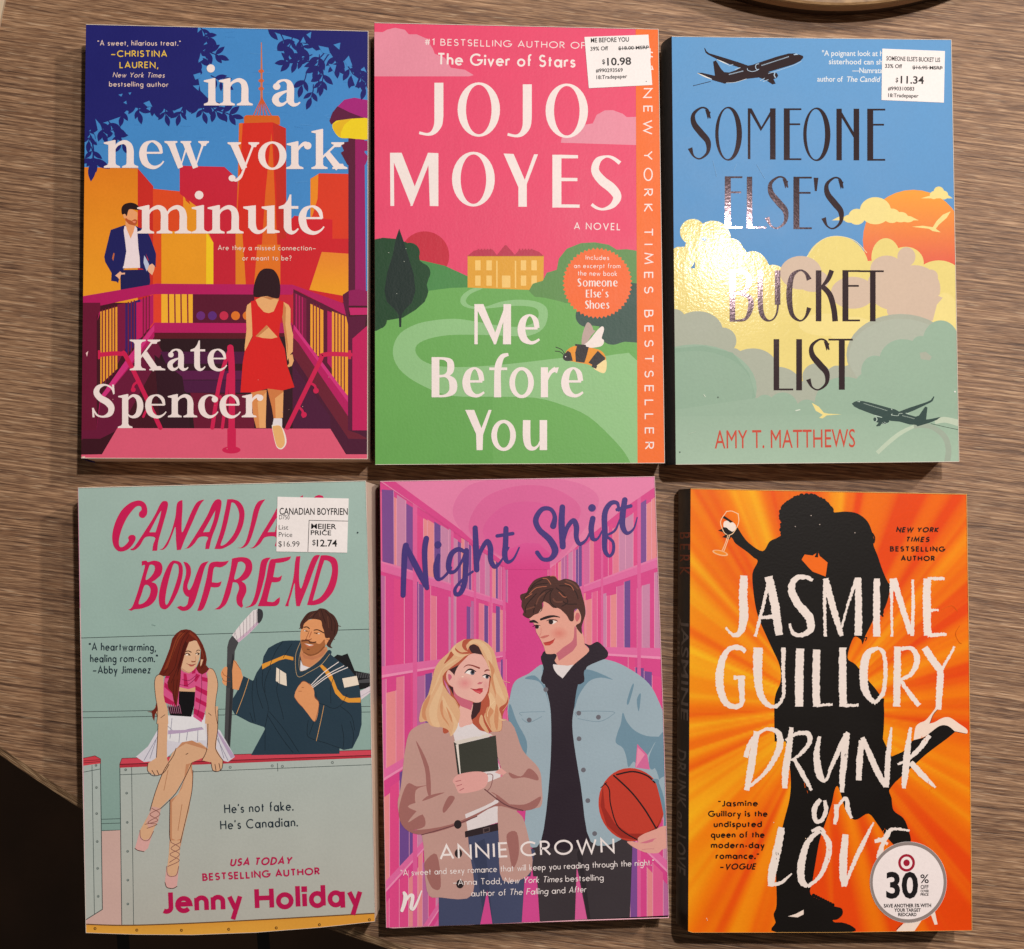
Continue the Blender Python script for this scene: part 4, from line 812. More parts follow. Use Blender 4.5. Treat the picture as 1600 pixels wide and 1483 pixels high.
S(W, "782,215,26 765,182,14 735,168,9 695,200,24 682,290,30 695,385,22 735,420,9 765,400,12 782,355,24", cap='b')
r_(815, 168, 843, 423); S(W, "843,250,9 875,215,22 895,168,24", cap='b'); S(W, "848,248,24 885,290,28 905,360,28 912,423,28", cap='b'); dE(948, 167, 423, 88); r_(1030, 168, 1155, 177); r_(1086, 170, 1114, 423)
r_(604, 512, 632, 768); r_(632, 759, 702, 768); r_(717, 512, 746, 768); dS(773, 886, 508, 770); r_(878, 510, 1000, 519); r_(930, 515, 960, 765)
A.cur = 'front_cover'; A.zoom(1020, 20); sticker(b3, "1147,180 1460,192 1455,450 1143,437"); A.cur = 'sticker_print'
T("SOMEONE ELSE'S BUCKET LIS", 1167, 239, 1436, 247, 21, BK, .022); T('33% Off', 1160, 276, 1246, 278, 19, BK, .022); T('$16.95 MSRP', 1298, 282, 1448, 285, 17, BK, .022); S(BK, "1298,274 1448,278", 3, sm=0)
T('$', 1213, 347, 1226, 348, 22, BK, .02); T('11.34', 1238, 353, 1355, 356, 36, BK, .022); T('#990310083', 1175, 388, 1307, 390, 18, BK, .022); T('18:Tradepaper', 1176, 422, 1328, 425, 18, BK, .022)
# faint scratches and a crease
A.cur = 'front_cover'
for s in ("300,740 320,820", "520,760 560,830", "405,790 420,755"): S('#7fb0d8', s, 1.5, sm=0)
A.zoom(1020, 370); S('#b9cbb8', "180,985 215,975", 2); S('#d6e0d2', "715,870 735,865", 5); S('#cfdccb', "255,790 262,800", 4)
for x, y in ((1510, 775), (326, 803), (135, 1077)): E('#5a6b60' if x != 1510 else '#eef0ea', x, y, 4)
# spine lettering
def on_spine(book, name, fn):
    global A
    a = Art(book.spine_point, [(0, 0), (1, 0), (1, 1), (0, 1)]); a.cur = name; A = a; fn(); a.build({'front_cover': printed('spine_print_'+str(id(book) % 7), .45, .4)}, lambda n, d: book.spine)
def spine_line(s, r, h0, h1, cap, c, aspect):
    """text running down the spine, tops of the letters to the front cover"""
    V, F = glyphs(s, .01); lo = min(v[0] for v in V); hi = max(v[0] for v in V); k = (h1-h0)/(hi-lo); top = max(v[1] for v in V)
    A.up(); K = lin(c)
    for f in F:
        q = [(r-V[i][1]/top*cap, h0+(V[i][0]-lo)*k) for i in f]
        if area(q) < 0: q = q[::-1]
        for b in range(8):                        # follow the curve of the spine band by band
            c_ = clip_poly(q, [(b/8, 0), ((b+1)/8, 0), ((b+1)/8, 1), (b/8, 1)])
            if c_: A.tri(c_, K)
b3.finish()
on_spine(b3, 'spine_title', lambda: (spine_line("SOMEONE ELSE'S", .72, .07, .46, .42, '#2c3138', 1), spine_line('BUCKET LIST', .72, .5, .70, .42, '#2c3138', 1)))
on_spine(b3, 'spine_author', lambda: (spine_line('MATTHEWS', .7, .8, .95, .36, '#3a3f42', 1),))

# ------------------------------------------------------------------ book: skating rink, hockey player, woman in a pink scarf
b4 = Book('thick teal paperback with a hockey player and a woman in ballet slippers', [(121.9, 761.9), (571.9, 751), (576, 905), (581, 1180), (586.3, 1439.7), (500, 1449.2), (400, 1457), (300, 1460.8), (215, 1460.2), (134.4, 1457.5), (129, 1200), (125, 950)], .029, (.0005, .0), splay={1: (.0032, 0), 2: (.002, 0), 3: (.001, 0)}, spine='#d98aa8', bulge=.0004,
          mats={'front_cover': printed('satin_teal_print', .42, .18)}, pages=('#fbe9d6', '#d8baa4'))
b4.base('#9db9b2'); A.zoom(100, 740)
P(grad('#a2bcb5', '#8fb0a9', 0, 60, 0, 1700), "60,30 1570,30 1570,1800 60,1800"); P(grad('#9ab5af', '#86a59e', 0, 800, 0, 1800), "60,824 1523,779 1570,780 1570,1800 60,1800")
LN = lin('#3c4a4a')
S(LN, "60,823 1530,778", 3.5, sm=0)
A.zoom(100, 1110)
for a in ("60,8 1540,-20", "60,38 1540,8", "150,546 300,541", "150,568 300,563", "150,602 300,598"): S(LN, a, 3, sm=0)
P('#cfaea6', "188,604 285,599 292,1080 60,1072 60,1045 112,1046 192,995"); 
P(grad('#acbab7', '#b3bab4', 0, 240, 0, 1080), "60,280 182,263 192,995 112,1046 60,1080"); S(LN, "182,258 192,995 108,1048", 4, sm=0); S(LN, "140,275 152,1018", 3, sm=0); S(LN, "92,310 182,293", 3, sm=0)
P('#cf4450', "60,245 155,227 183,243 183,265 60,282"); S('#7a1d28', "60,255 183,247", 3, sm=0); S('#6a2028', "60,266 183,256", 3, sm=0); S('#6a2028', "92,240 155,227 183,243 183,262", 3, sm=0)
P(grad('#b0bcb8', '#b6b6ae', 0, 240, 0, 1080), "279,283 1560,232 1580,1030 600,1070 290,1076"); S(LN, "279,268 289,1076", 4, sm=0); S(LN, "338,283 348,1074", 3, sm=0); S(LN, "281,322 1545,271", 3, sm=0); S(LN, "1067,265 1069,304", 3, sm=0)
P('#d2485a', "279,270 290,240 1560,196 1560,236 279,287"); P('#b83242', "279,268 1560,222 1560,236 279,287"); S('#5a1c24', "279,270 1560,224", 4, sm=0); S('#6a2028', "279,268 290,240 1560,197", 3, sm=0)
for x, y in ((308, 297), (313, 414), (316, 560), (318, 705), (319, 849), (319, 968), (160, 275), (162, 386), (163, 516), (166, 656), (168, 790), (171, 930)): E('#5f6a68', x, y, 6.5); E('#8d9895', x-1, y-1, 3.5)
for x, y in ((831, 285), (1041, 278), (1092, 280), (1342, 261)): E('#5f6a68', x, y, 7); E('#a4afac', x, y, 4)
P(grad('#dc9a3a', '#e3a843', 0, 1060, 0, 1120), "60,1068 290,1075 600,1066 1000,1046 1600,1012 1600,1160 60,1160"); S('#6d4a2c', "60,1067 290,1075 600,1066 1000,1046 1600,1012", 6)
for x, y in ((155, 1091), (364, 1099), (587, 1100), (823, 1095), (1061, 1088), (1277, 1072), (1527, 1047)): E('#6b4a20', x, y, 7.5); E('#c98a30', x+1, y, 3.5)
SK, SKD, OL = lin('#dbae8a'), lin('#c68c68'), lin('#4a2a24')
# hockey stick
P('#47474b', "838,-110 812,60 800,195 830,200 838,60 848,-110"); A.zoom(340, 930, 5.932)
P('#47474b', "135,375 195,435 160,520 150,700 130,1100 110,1440 60,1440 70,1100 85,700 90,480 105,420"); P('#303034', "150,560 150,700 128,1100 108,1440 92,1440 110,1000 125,640 140,540")
P('#e4dde0', "135,370 220,260 330,140 370,130 410,190 390,255 300,350 195,440"); P('#d2b6cc', "195,440 300,350 390,255 375,235 280,330 180,415")
P('#37373c', "370,132 395,128 418,150 420,200 400,245 372,262 368,200", 1)
for a, b, c, d in ((150, 385, 165, 330), (185, 430, 165, 350), (215, 400, 205, 280), (240, 385, 240, 245), (270, 350, 270, 210), (300, 330, 300, 180), (335, 300, 335, 150), (360, 270, 360, 140)): S('#8b7f88', [(c, d), (a, b)], 4, sm=0)
for x in range(210, 380, 18): S('#b49ab0', [(x, 430-(x-195)*.9), (x+8, 415-(x-195)*.9)], 3, sm=0)
# skate over the shoulder
P('#17161a', "1070,580 1110,550 1150,560 1205,540 1230,600 1270,700 1420,730 1420,850 1310,880 1200,700"); P('#4b4b50', "1300,790 1420,770 1420,810 1310,815")
for x in range(1285, 1410, 16): S('#6a6a70', [(x, 720), (x+8, 765)], 4, sm=0)
P('#ddd2dc', "1320,890 1420,840 1420,900 1330,970"); S('#a890a8', "1325,940 1420,885", 3)
# player: jersey
JN, JD = lin('#273c4b'), lin('#14222c')
P(JN, "600,425 660,420 770,420 850,460 1010,500 1060,560 1150,630 1230,690 1290,770 1320,880 1335,1060 1335,1200 1310,1300 1250,1420 1170,1435 1130,1420 1130,1470 310,1483 440,1240 430,1222 300,1180 160,1105 135,1060 140,960 200,860 240,750 330,795 360,720 415,640 425,570 470,490 540,450", 0)
P('#e39b37', "410,640 500,605 560,580 620,555 720,578 718,608 630,590 570,605 490,645 415,688"); P('#e39b37', "940,650 965,640 1010,680 1060,740 1110,870 1160,930 1220,955 1325,950 1325,995 1210,995 1150,970 1090,910 1050,800 990,710")
P('#ede0cf', "545,670 635,728 642,842 575,820 540,795"); S(JN, "575,690 575,825", 5); P('#ede0cf', "1155,772 1290,748 1310,830 1175,858")
SM = lin('#e39c69')
P('#cf8a5f', "775,480 1015,480 1020,530 930,640 850,680 790,650 765,560"); P('#e6e2e8', "770,600 790,650 850,670 870,665 840,690 765,705"); P('#c27d58', "780,540 1010,500 980,560 880,600 800,585")
S(JN, "768,450 725,570 745,740 850,700 960,620 1035,530", 44); S('#c8a878', "765,440 722,570 742,752 850,712 965,640 1040,545", 4); S('#c8a878', "780,490 755,590 768,700 850,670 950,590 1020,510", 3)
for s in ("605,430 540,520 490,640 490,690", "690,450 620,560 610,580", "420,690 415,820 450,950 470,1060 440,1220", "480,690 440,800 440,900", "560,800 550,900 600,1090 610,1150", "330,790 320,950 350,1170", "360,770 370,900 420,1050", "460,1110 600,1330 700,1460", "480,1080 620,1250 750,1450", "440,1240 440,1440", "910,900 930,990 1000,1020 1080,1050 1150,1010 1200,920", "1080,750 1050,850 1050,1000", "840,1160 830,1260 850,1320 1000,1370 1140,1420", "850,1290 890,1180", "1160,1430 1170,1330 1150,1200", "1250,1400 1260,1290 1230,1170", "1140,1030 1240,1120 1270,1250", "300,1090 330,1180"): S(JD, s, 5)
S('#d9a565', "290,775 240,930 175,1100", 5); S('#d9a565', "985,1025 960,1150 915,1350", 5)
# player: hands
P(SM, "150,600 170,610 215,690 235,760 195,880 140,870 135,700"); P(SM, "85,665 60,670 35,710 32,740 45,780 45,810 75,838 120,830 125,790 105,740 105,700", 1); P('#3d3d41', "92,640 132,640 130,860 82,860")
for s in ("45,710 60,740 110,765", "45,770 60,795 120,800", "150,602 180,640 215,690"): S('#7a4028', s, 4)
P(SM, "800,800 870,835 895,890 900,950 940,1010 905,1170 830,1090 790,1040 750,1000 715,950 720,900 745,850 765,825", 1); S('#8a4a30', "800,855 780,855", 4); S('#8a4a30', "780,890 750,890", 4)
for s in ("865,835 980,720 1120,620", "875,845 1020,735 1170,655", "885,855 1040,745 1205,670"): S('#efe6e4', s, 7)
for s in ("715,950 750,1000 790,1040", "760,830 800,795 870,840", "905,1170 940,1010 900,940"): S('#8a4a30', s, 4)
# player: head
P(SM, "800,235 960,215 1000,300 800,300")
P(SM, "800,260 850,230 930,225 990,300 1040,390 1040,440 1000,460 990,490 930,550 860,565 800,540 770,430 770,340", 1)
PH('#a8683e', "775,420 800,412 850,420 900,440 950,450 990,410 1000,450 990,490 930,545 860,565 810,545 780,500"); P('#e09a68', "800,262 940,232 985,320 900,300 830,290"); S('#8a5230', "800,530 860,556 930,535 985,480", 12)
P('#c96f50', "800,445 830,455 900,460 870,480 830,478"); P('#f0e4dc', "805,447 890,462 850,470"); S('#5a3220', "780,425 840,420 860,440 910,435", 12); S('#5a3220', "830,500 850,505", 8)
S('#3a2018', "800,298 830,295 850,310", 10); S('#3a2018', "895,325 930,322 985,350", 10); S('#2a1812', "800,325 835,335", 7); S('#2a1812', "895,350 940,352", 7); E('#ece0d8', 808, 330, 8, 5); E('#ece0d8', 938, 356, 9, 5); E('#2a1812', 820, 332, 6); E('#2a1812', 916, 354, 6)
S('#8a4a30', "850,330 835,370 820,405", 5); S('#7a3a26', "815,410 845,415 870,405", 7); S('#b56a48', "870,340 850,390", 8)
E(SM, 1020, 425, 26, 36, 15); S('#8a4a30', "1010,410 1030,415 1020,445", 4)
HB = lin('#4a2820'); P(HB, "770,310 765,270 790,220 830,170 870,150 920,140 950,122 1000,130 1040,160 1080,190 1110,240 1120,290 1110,350 1075,410 1050,460 1050,490 1010,460 1040,400 1000,395 985,330 970,290 960,240 920,225 860,222 830,240 800,270 790,310", 1)
for s in ("930,150 900,180 880,215", "960,140 980,200 1000,260", "1000,150 1050,220 1060,330", "1050,180 1090,260 1080,370", "850,165 820,210 790,260"): S('#2d1512', s, 6)
for s in ("1110,280 1140,290", "1060,400 1085,410", "1040,470 1060,488", "770,300 758,310"): S(HB, s, 7)
for s in ("940,160 950,200", "1020,200 1030,300", "890,170 860,200"): S('#6a4030', s, 5)
# woman: arms, scarf, skirt
A.zoom(100, 1110)
P('#d8d6e2', "520,25 705,20 745,80 780,100 855,232 820,258 700,225 690,175 590,165 500,250 400,258 360,232 420,180 470,95 515,60"); P('#e6e6ec', "520,30 700,25 712,150 650,150 580,160 515,150 480,110")
for s in ("480,110 440,180 400,250", "460,150 430,240", "540,40 530,140", "580,100 575,160", "620,95 612,150", "670,95 668,155", "760,100 800,240", "730,90 770,150 820,250", "500,60 560,110 620,95 690,85"): S('#8b8ba0', s, 3)
P('#b9a4c4', "765,95 855,232 835,240 770,120"); P('#b9a4c4', "520,100 600,98 690,85 700,95 600,112 520,120")
P(SK, "500,-20 520,60 515,170 515,240 525,270 500,310 470,325 440,320 418,300 420,265 460,238 470,60 455,-20"); P(SK, "705,-20 770,-20 768,100 760,190 795,250 790,290 770,305 745,300 735,260 690,250 700,225 720,190 712,60")
P(SK, "560,190 610,165 680,160 730,200 700,235 640,260 605,330 560,410 480,490 465,560 430,640 400,700 360,690 380,600 430,510 460,400 490,320 520,260 540,215", 0); P(SKD, "560,195 610,165 725,200 700,180 640,150 590,160")
P(SKD, "610,270 640,262 645,360 625,500 600,600 580,690 570,780 520,800 530,620 530,450 570,420 600,350"); P(SK, "628,270 642,330 640,400 620,520 590,640 560,650 540,640 540,460 590,390")
P('#d6a79c', "440,480 485,490 470,560 425,590 410,560"); P('#d6a79c', "535,655 582,655 575,780 530,770")
P(SK, "532,650 582,650 574,790 560,826 530,830 514,806")
PS = lin('#dba9a5')
P(PS, "380,600 355,690 370,700 400,706 420,690 445,610 430,640 400,650 382,630"); P(PS, "512,780 505,860 515,885 545,890 565,880 575,780 560,825 530,830 515,810")
for s in ("440,490 480,520 420,560 465,570 415,590", "485,490 430,520 470,550 405,570", "380,600 385,640 420,650 448,605", "535,660 580,690 530,720 577,750 520,780", "582,660 535,690 578,720 528,760", "514,780 520,825 560,825 574,780"): S('#8a5a54', s, 3.5)
for s in ("560,190 545,230 500,300 460,400 430,500", "640,262 605,335 555,420 485,490", "645,300 640,400 615,520 582,660", "530,450 528,620 535,655", "420,265 418,300 440,325 470,325 500,310 525,270", "735,260 745,300 770,305 790,290 795,250", "455,0 470,60 462,235", "770,0 768,100 758,190 795,250", "720,60 715,190 690,250", "610,220 620,215", "440,300 455,325", "465,300 475,322", "755,270 760,300", "775,265 782,298", "355,690 370,700 400,706", "505,860 515,885 545,890 565,880"): S(OL, s, 3.5)
for s in ("520,300 500,400", "590,470 570,600"): S('#b07a58', s, 3)
A.zoom(220, 970, 9.267)
P(SK, "330,800 260,780 215,820 200,920 215,1100 245,1300 230,1490 400,1490 390,1290 350,1150 330,960"); P(SK, "960,680 1030,690 1080,750 1110,870 1115,960 1090,1120 1080,1300 1110,1490 930,1490 940,1290 970,900")
P('#6e2418', "230,1170 210,1260 160,1310 90,1315 160,1330 170,1400 195,1455 210,1350 245,1290")
for s in ("330,800 260,780 215,820 200,920 215,1100 245,1300 230,1490", "1000,685 1050,710 1090,790 1115,900 1110,1000 1090,1120 1080,1300 1110,1490", "290,1405 350,1360", "980,1335 1020,1370"): S(OL, s, 8)
P('#0e0c10', "550,1020 790,1025 780,1200 730,1390 430,1370 385,1240 500,1240"); P(SK, "550,900 790,950 790,1030 550,1020")
SP, SM2 = lin('#d9578f'), lin('#bd1b58')
P(SP, "480,720 560,690 620,740 690,760 740,740 800,670 900,650 1000,690 950,760 970,850 960,1040 950,1250 880,1470 760,1390 770,1280 790,1000 790,960 690,990 560,960 550,1100 550,1230 480,1240 360,1190 330,1080 330,950 345,830 420,760")
for s in ("345,890 460,980 460,1060 340,960", "330,1080 500,1190 520,1250 350,1180", "790,935 965,1020 960,1090 790,1000", "795,1105 955,1190 950,1250 790,1165", "770,1265 930,1340 900,1440 765,1340", "880,810 970,830 970,890 890,870", "620,760 660,770 690,960 625,950", "740,720 800,690 790,760 740,770", "800,760 860,790 800,890 775,870", "360,800 480,790 470,840 350,830", "460,700 500,720 470,770"): P(SM2, s)
for s in ("600,850 700,865 800,790", "560,920 680,930 830,800", "880,780 880,1000 850,1250 820,1370", "480,740 440,800 470,960"): S('#6d1038', s, 7)
for x in range(400, 570, 28): S('#c98aa8', [(x-10, 1210), (x+15, 1340)], 5); S('#6d1038', [(x, 1220), (x+25, 1350)], 4)
FC = lin('#e0b694'); P(FC, "690,310 780,285 840,305 862,420 850,540 815,640 770,710 720,745 680,740 590,690 580,600 620,500 650,400", 0)
P('#cf9a82', "590,690 680,742 720,745 700,765 620,735 580,700")
HR = lin('#6a2317'); P(HR, "655,122 720,135 790,180 850,260 900,350 940,460 957,560 945,640 990,695 950,745 890,778 840,755 800,690 820,650 860,560 870,420 845,320 820,290 770,285 700,310 665,400 625,530 585,680 575,850 555,1000 520,1250 480,1180 455,1040 400,980 385,890 420,800 340,800 260,775 300,700 360,560 420,400 455,260 510,185 580,135", 0)
P('#8a3a22', "560,170 500,280 430,480 330,720 400,680 480,450 560,270 640,170"); P('#4a140e', "640,300 590,450 540,680 520,820 560,700 620,500 680,320"); P('#843420', "720,160 800,230 870,340 920,500 925,600 880,440 800,270 700,190")
for s in ("640,150 540,260 470,450 390,690 330,770", "690,150 600,280 540,480 490,680 400,790", "700,200 620,360 570,560 500,760 440,900", "860,330 910,480 920,600 880,690", "480,850 470,1000 490,1150", "530,850 510,1050 500,1200"): S('#3d100c', s, 7)
P(FC, "870,560 905,560 880,640 860,660")
S('#3a1a14', "655,445 690,438 730,455", 14); S('#3a1a14', "805,440 830,425 855,428", 11); S('#20100e', "640,485 680,470 715,500", 12); S('#20100e', "795,475 825,465 850,480", 11); E('#f2ebe6', 668, 492, 16, 9); E('#20100e', 700, 492, 12); E('#f2ebe6', 812, 485, 9, 8); E('#20100e', 832, 485, 11)
P('#9a5a44', "725,580 770,585 800,575 790,600 740,602"); S('#b87a60', "790,520 800,575", 6); P('#c0605a', "680,625 740,635 795,625 760,660 715,662"); S('#7a2a28', "665,615 690,632 740,640 800,625", 6); S(SKD, "600,690 680,742 730,742", 5)
# lettering: slanted brush capitals
A.zoom(100, 740); A.cur = 'title_lettering'; MA = lin('#cb1a57')
A.zoom(156, 766, 3.653)
PH(MA, "240,62 262,80 271,110 268,140 250,158 228,152 224,130 238,112 236,95 222,90 200,100 160,150 130,210 112,270 110,310 120,325 140,318 165,290 162,270 175,256 198,258 205,275 195,300 165,335 125,350 95,340 75,305 72,250 90,180 125,115 170,75 210,60")
PH(MA, "175,335 195,325 240,260 310,150 345,80 365,62 388,70 385,110 360,200 335,290 328,345! 300,346! 305,310 315,270 262,268 230,315 205,338 185,343", "283,240! 318,240! 340,170 352,115! 330,150")
PH(MA, "342,338! 365,325 400,260 430,160 440,80 458,60 472,57! 472,110 468,180 472,240 520,130 550,75 575,58 597,54! 570,90 530,180 490,270 463,340! 440,342! 435,280 432,210 415,250 390,310 365,338")
PH(MA, "480,332! 500,325 550,250 610,150 645,75 670,52 693,60 692,100 670,190 640,270 625,335! 602,336! 607,300 617,268 570,268 540,305 510,330", "590,240! 625,238! 650,170 660,115! 635,160")
PH(MA, "655,335! 690,230 715,120 728,52! 760,52 795,65 820,100 826,150 810,220 770,290 720,325 690,335", "690,315 725,300 770,240 795,160 790,110 770,75 752,70! 730,180 708,260")
PH(MA, "783,328! 810,325 835,290 860,200 880,110 905,65 945,52! 915,100 890,190 865,270 845,310 815,330"); PH(MA, "850,328! 880,320 930,240 985,150 1025,80 1060,60 1060,320 1000,318! 1005,268 945,268 915,305 880,330", "958,240! 1000,238! 1018,150! 1008,160")
P(MA, "1138,42 1160,28 1158,50 1142,52"); P(MA, "1218,50 1230,34 1250,27 1272,32 1282,52", 0)
PH(MA, "240,405! 265,402 275,410 310,402 345,412 358,440 350,480 320,510 295,525! 320,535 332,570 320,620 290,655 240,675 200,680 180,688! 163,682! 185,665 210,600 240,500 258,430 240,432!", "262,510 290,495 312,460 312,432 290,425 280,440", "222,648 255,640 282,605 290,565 275,542 255,545 240,590")
PH(MA, "430,402 460,412 474,445 470,500 450,570 415,640 380,678 350,672 338,640 340,580 360,500 390,430 412,405", "432,418 448,430 450,470 435,530 410,600 388,648 376,650 374,620 385,550 405,470 420,425")
PH(MA, "478,408! 500,415 518,440 520,480 508,520 500,550 510,570 530,540 555,470 580,420 622,405! 600,440 580,510 560,580 540,640 510,680 470,688 440,668! 460,660 480,665 500,650 508,610! 490,600 475,570 478,530 490,490 492,450")
PH(MA, "557,688! 585,600 610,500 625,425 655,408 700,408 738,402! 720,425 690,440 655,440 645,480 640,525! 670,528 696,520! 685,548 660,555 635,552! 615,620 595,670 578,688!")
PH(MA, "655,680! 690,650 720,560 745,460 755,390! 800,382 845,388 868,415 868,460 845,500 810,520! 832,540 836,580 815,630 818,660! 810,672! 785,650 780,610 795,560 785,530 760,525! 745,590 720,650 685,680!", "768,508 800,495 828,455 830,425 812,408 790,410! 780,450")
PH(MA, "828,668! 860,655 885,600 905,500 920,410 945,388 975,384! 955,420 940,500 915,590 890,650 850,668")
PH(MA, "902,662! 925,600 950,500 970,405 1000,392 1050,385 1092,378! 1080,398 1040,412 1005,415! 990,495! 1020,497 1040,485! 1032,515 1010,525 982,525! 965,590 955,635! 990,638 1010,622 1028,610! 1025,640 1005,660 950,662")
PH(MA, "1058,662! 1080,600 1105,500 1115,410 1122,378! 1145,376! 1140,430 1138,520 1150,560 1180,470 1210,395 1230,372 1257,370! 1230,430 1190,540 1150,640 1142,662! 1122,662! 1115,600 1112,530 1095,590 1080,640 1078,662!")
PH(MA, "1183,655! 1210,560 1240,450 1262,372! 1300,372 1345,390 1360,435 1355,510 1330,580 1280,635 1230,655", "1215,632! 1260,610 1300,550 1325,470 1320,420 1300,402 1282,400! 1262,460 1235,560")
A.cur = 'author_lettering'; A.zoom(100, 1110); MB = lin('#b81450')
G('Jenny Holiday', 492, 1018, 1492, 980, 118, .2, MB, gap=.1); G('USA TODAY', 830, 780, 1137, 770, 40, .2, MB, it=.2, gap=.2); G('BESTSELLING AUTHOR', 693, 853, 1280, 822, 38, .2, MB, gap=.16)
A.cur = 'blurb_lettering'; DKT = lin('#1c2c38')
G("He's not fake.", 803, 516, 1148, 501, 48, .12, DKT); G("He's Canadian.", 783, 597, 1170, 580, 48, .12, DKT)
A.zoom(100, 740); G('"A heartwarming,', 125, 885, 460, 887, 40, .125, DKT); G('healing rom-com.`', 132, 944, 470, 943, 40, .125, DKT); G('_Abby Jimenez', 144, 1001, 434, 999, 40, .125, DKT)
A.cur = 'front_cover'; sticker(b4, "1068,116 1424,125 1416,396 1062,390"); A.cur = 'sticker_print'
T('CANADIAN BOYFRIEN', 1078, 205, 1419, 207, 33, BK, .014); T('D750', 1076, 229, 1128, 230, 22, BK); T('List', 1074, 280, 1122, 281, 23, BK); T('Price', 1074, 316, 1142, 317, 23, BK); T('$16.99', 1072, 365, 1178, 366, 27, BK)
T('MEIJER', 1236, 276, 1362, 278, 25, BK, .016); T('PRICE', 1234, 307, 1336, 309, 23, BK, .016); T('$', 1241, 357, 1258, 358, 27, BK); T('12.74', 1264, 364, 1366, 365, 33, BK, .02); S(BK, "1220,390 1226,234 1420,238", 3, sm=0)
A.cur = 'front_cover'; P('#d795ae', "66,60 72,60 90,1000 112,2310 106,2310 84,1000"); E('#22303a', 1469, 295, 4); S('#7f9f9a', "440,755 458,760", 2)
b4.finish()

# ------------------------------------------------------------------ book: pink library, blonde woman, dark-haired man with a basketball
b5 = Book('pink paperback with a blonde woman and a man holding a basketball between library shelves', [(594, 751.9), (1023, 744.4), (1036, 1100), (1045.6, 1434.4), (850, 1441), (700, 1446.5), (615, 1450.5), (603.5, 1449.5), (597, 1100)], .021, (.0, .001), spine='#7c2a58', bulge=.0003, pages=('#ecd9c6', '#b89a88'), paper='#e8b8c4',
          mats={'front_cover': printed('satin_magenta_print', .42, .18)})
b5.base('#d95f9d'); A.zoom(570, 740)
PKS = ['#7d4c94', '#c785ab', '#dc4a8a', '#e28a90', '#d268a0', '#e07a94', '#b9699f', '#6f4a92', '#df5f92']
P('#e27fab', "140,38 1450,14 1200,190 925,480 700,450 420,240")
for q, c in (("440,180 520,60 720,20 900,15 1100,60 1170,150 1060,330 925,470 700,440 500,310", '#dc6ca0'), ("520,250 600,120 780,60 960,80 1080,180 1000,340 925,470 700,440 560,340", '#d95f98'), ("590,290 680,170 820,140 950,180 1010,300 925,470 700,440", '#d8569a')): P(c, q, 1)
P(grad('#d63f8a', '#d3478f', 0, 430, 0, 1100), "698,420 780,360 860,350 928,400 925,800 925,2400 705,2400")
def shelves(x0, x1, vp, edge, planks, seeds, divs, dirx):
    """a wall of shelves running back to its own vanishing point"""
    f = lambda y0, x: y0+(vp[1]-y0)*(x-x0)/(vp[0]-x0)
    P('#d6468c', [(x0, edge), (x1, f(edge, x1)), (x1, f(2700, x1)), (x0, 2700)])
    rnd = random.Random(seeds); rows = [edge]+planks
    for r in range(len(planks)):
        ya, yb = rows[r]+(26 if r else 12), rows[r+1]; x = x0
        while (x1-x)*dirx > 0:
            k = 1-.62*abs((x-x0)/(x1-x0)); w = rnd.uniform(24, 58)*k; c = rnd.choice(PKS); g = rnd.uniform(.03, .24)
            if r == 0: g = rnd.uniform(.06, .2)
            xa, xb = x, x+dirx*w
            if rnd.random() < .86:
                P(c, [(xa, f(ya+(yb-ya)*g, xa)), (xb, f(ya+(yb-ya)*g, xb)), (xb, f(yb, xb)), (xa, f(yb, xa))])
                xe = xa if dirx > 0 else xb; S('#e6a0bd', [(xb-dirx*1, f(ya+(yb-ya)*g, xb)), (xb-dirx*1, f(yb, xb))], 2.2*k+.6, sm=0)
            x = xb
    for y in planks:
        P('#dd6aa4', [(x0, f(y-6, x0)), (x1, f(y-6, x1)), (x1, f(y+50, x1)), (x0, f(y+50, x0))]); P('#e88fb8', [(x0, f(y+38, x0)), (x1, f(y+38, x1)), (x1, f(y+52, x1)), (x0, f(y+52, x0))]) if y > vp[1] else P('#e07aab', [(x0, f(y-6, x0)), (x1, f(y-6, x1)), (x1, f(y+6, x1)), (x0, f(y+6, x0))])
    for x, w in divs: P('#dc5f9c', [(x, f(edge, x)), (x+w, f(edge, x+w)), (x+w, f(2700, x+w)), (x, f(2700, x))])
shelves(70, 704, (1250, 820), 0, [436, 972, 1500, 2080, 2600], 11, ((240, 22), (430, 14), (545, 12), (625, 10), (690, 14)), 1)
P('#7a4a90', "85,80 143,84 145,455 88,440"); S('#c08ab8', "144,84 146,455", 3, sm=0)
shelves(1530, 922, (330, 850), 10, [398, 880, 1400, 1960, 2500], 7, ((1362, 18), (1180, 12), (1085, 10), (1010, 8), (922, 12)), -1)
P('#e27fab', "70,36 150,38 700,440 700,456 660,430"); P('#d6468c', "60,36 150,37 700,445 700,470 60,20")
P('#e27fab', "146,36 1455,10 1520,20 1300,170 925,475 915,440 860,350 780,350 700,442")
for q, c in (("440,180 520,60 720,22 900,18 1100,60 1170,150 1060,330 925,460 700,430 500,300", '#dc72a4'), ("520,250 600,120 780,60 960,80 1080,180 1000,340 925,440 700,420 560,340", '#d9649c'), ("590,290 680,170 820,140 950,180 1010,300 940,420 700,420", '#d85c9a')): P(c, q, 1)
P(grad('#d8569a', '#d63f8a', 0, 330, 0, 480), "700,445 720,380 800,345 870,350 925,400 926,480 700,480")
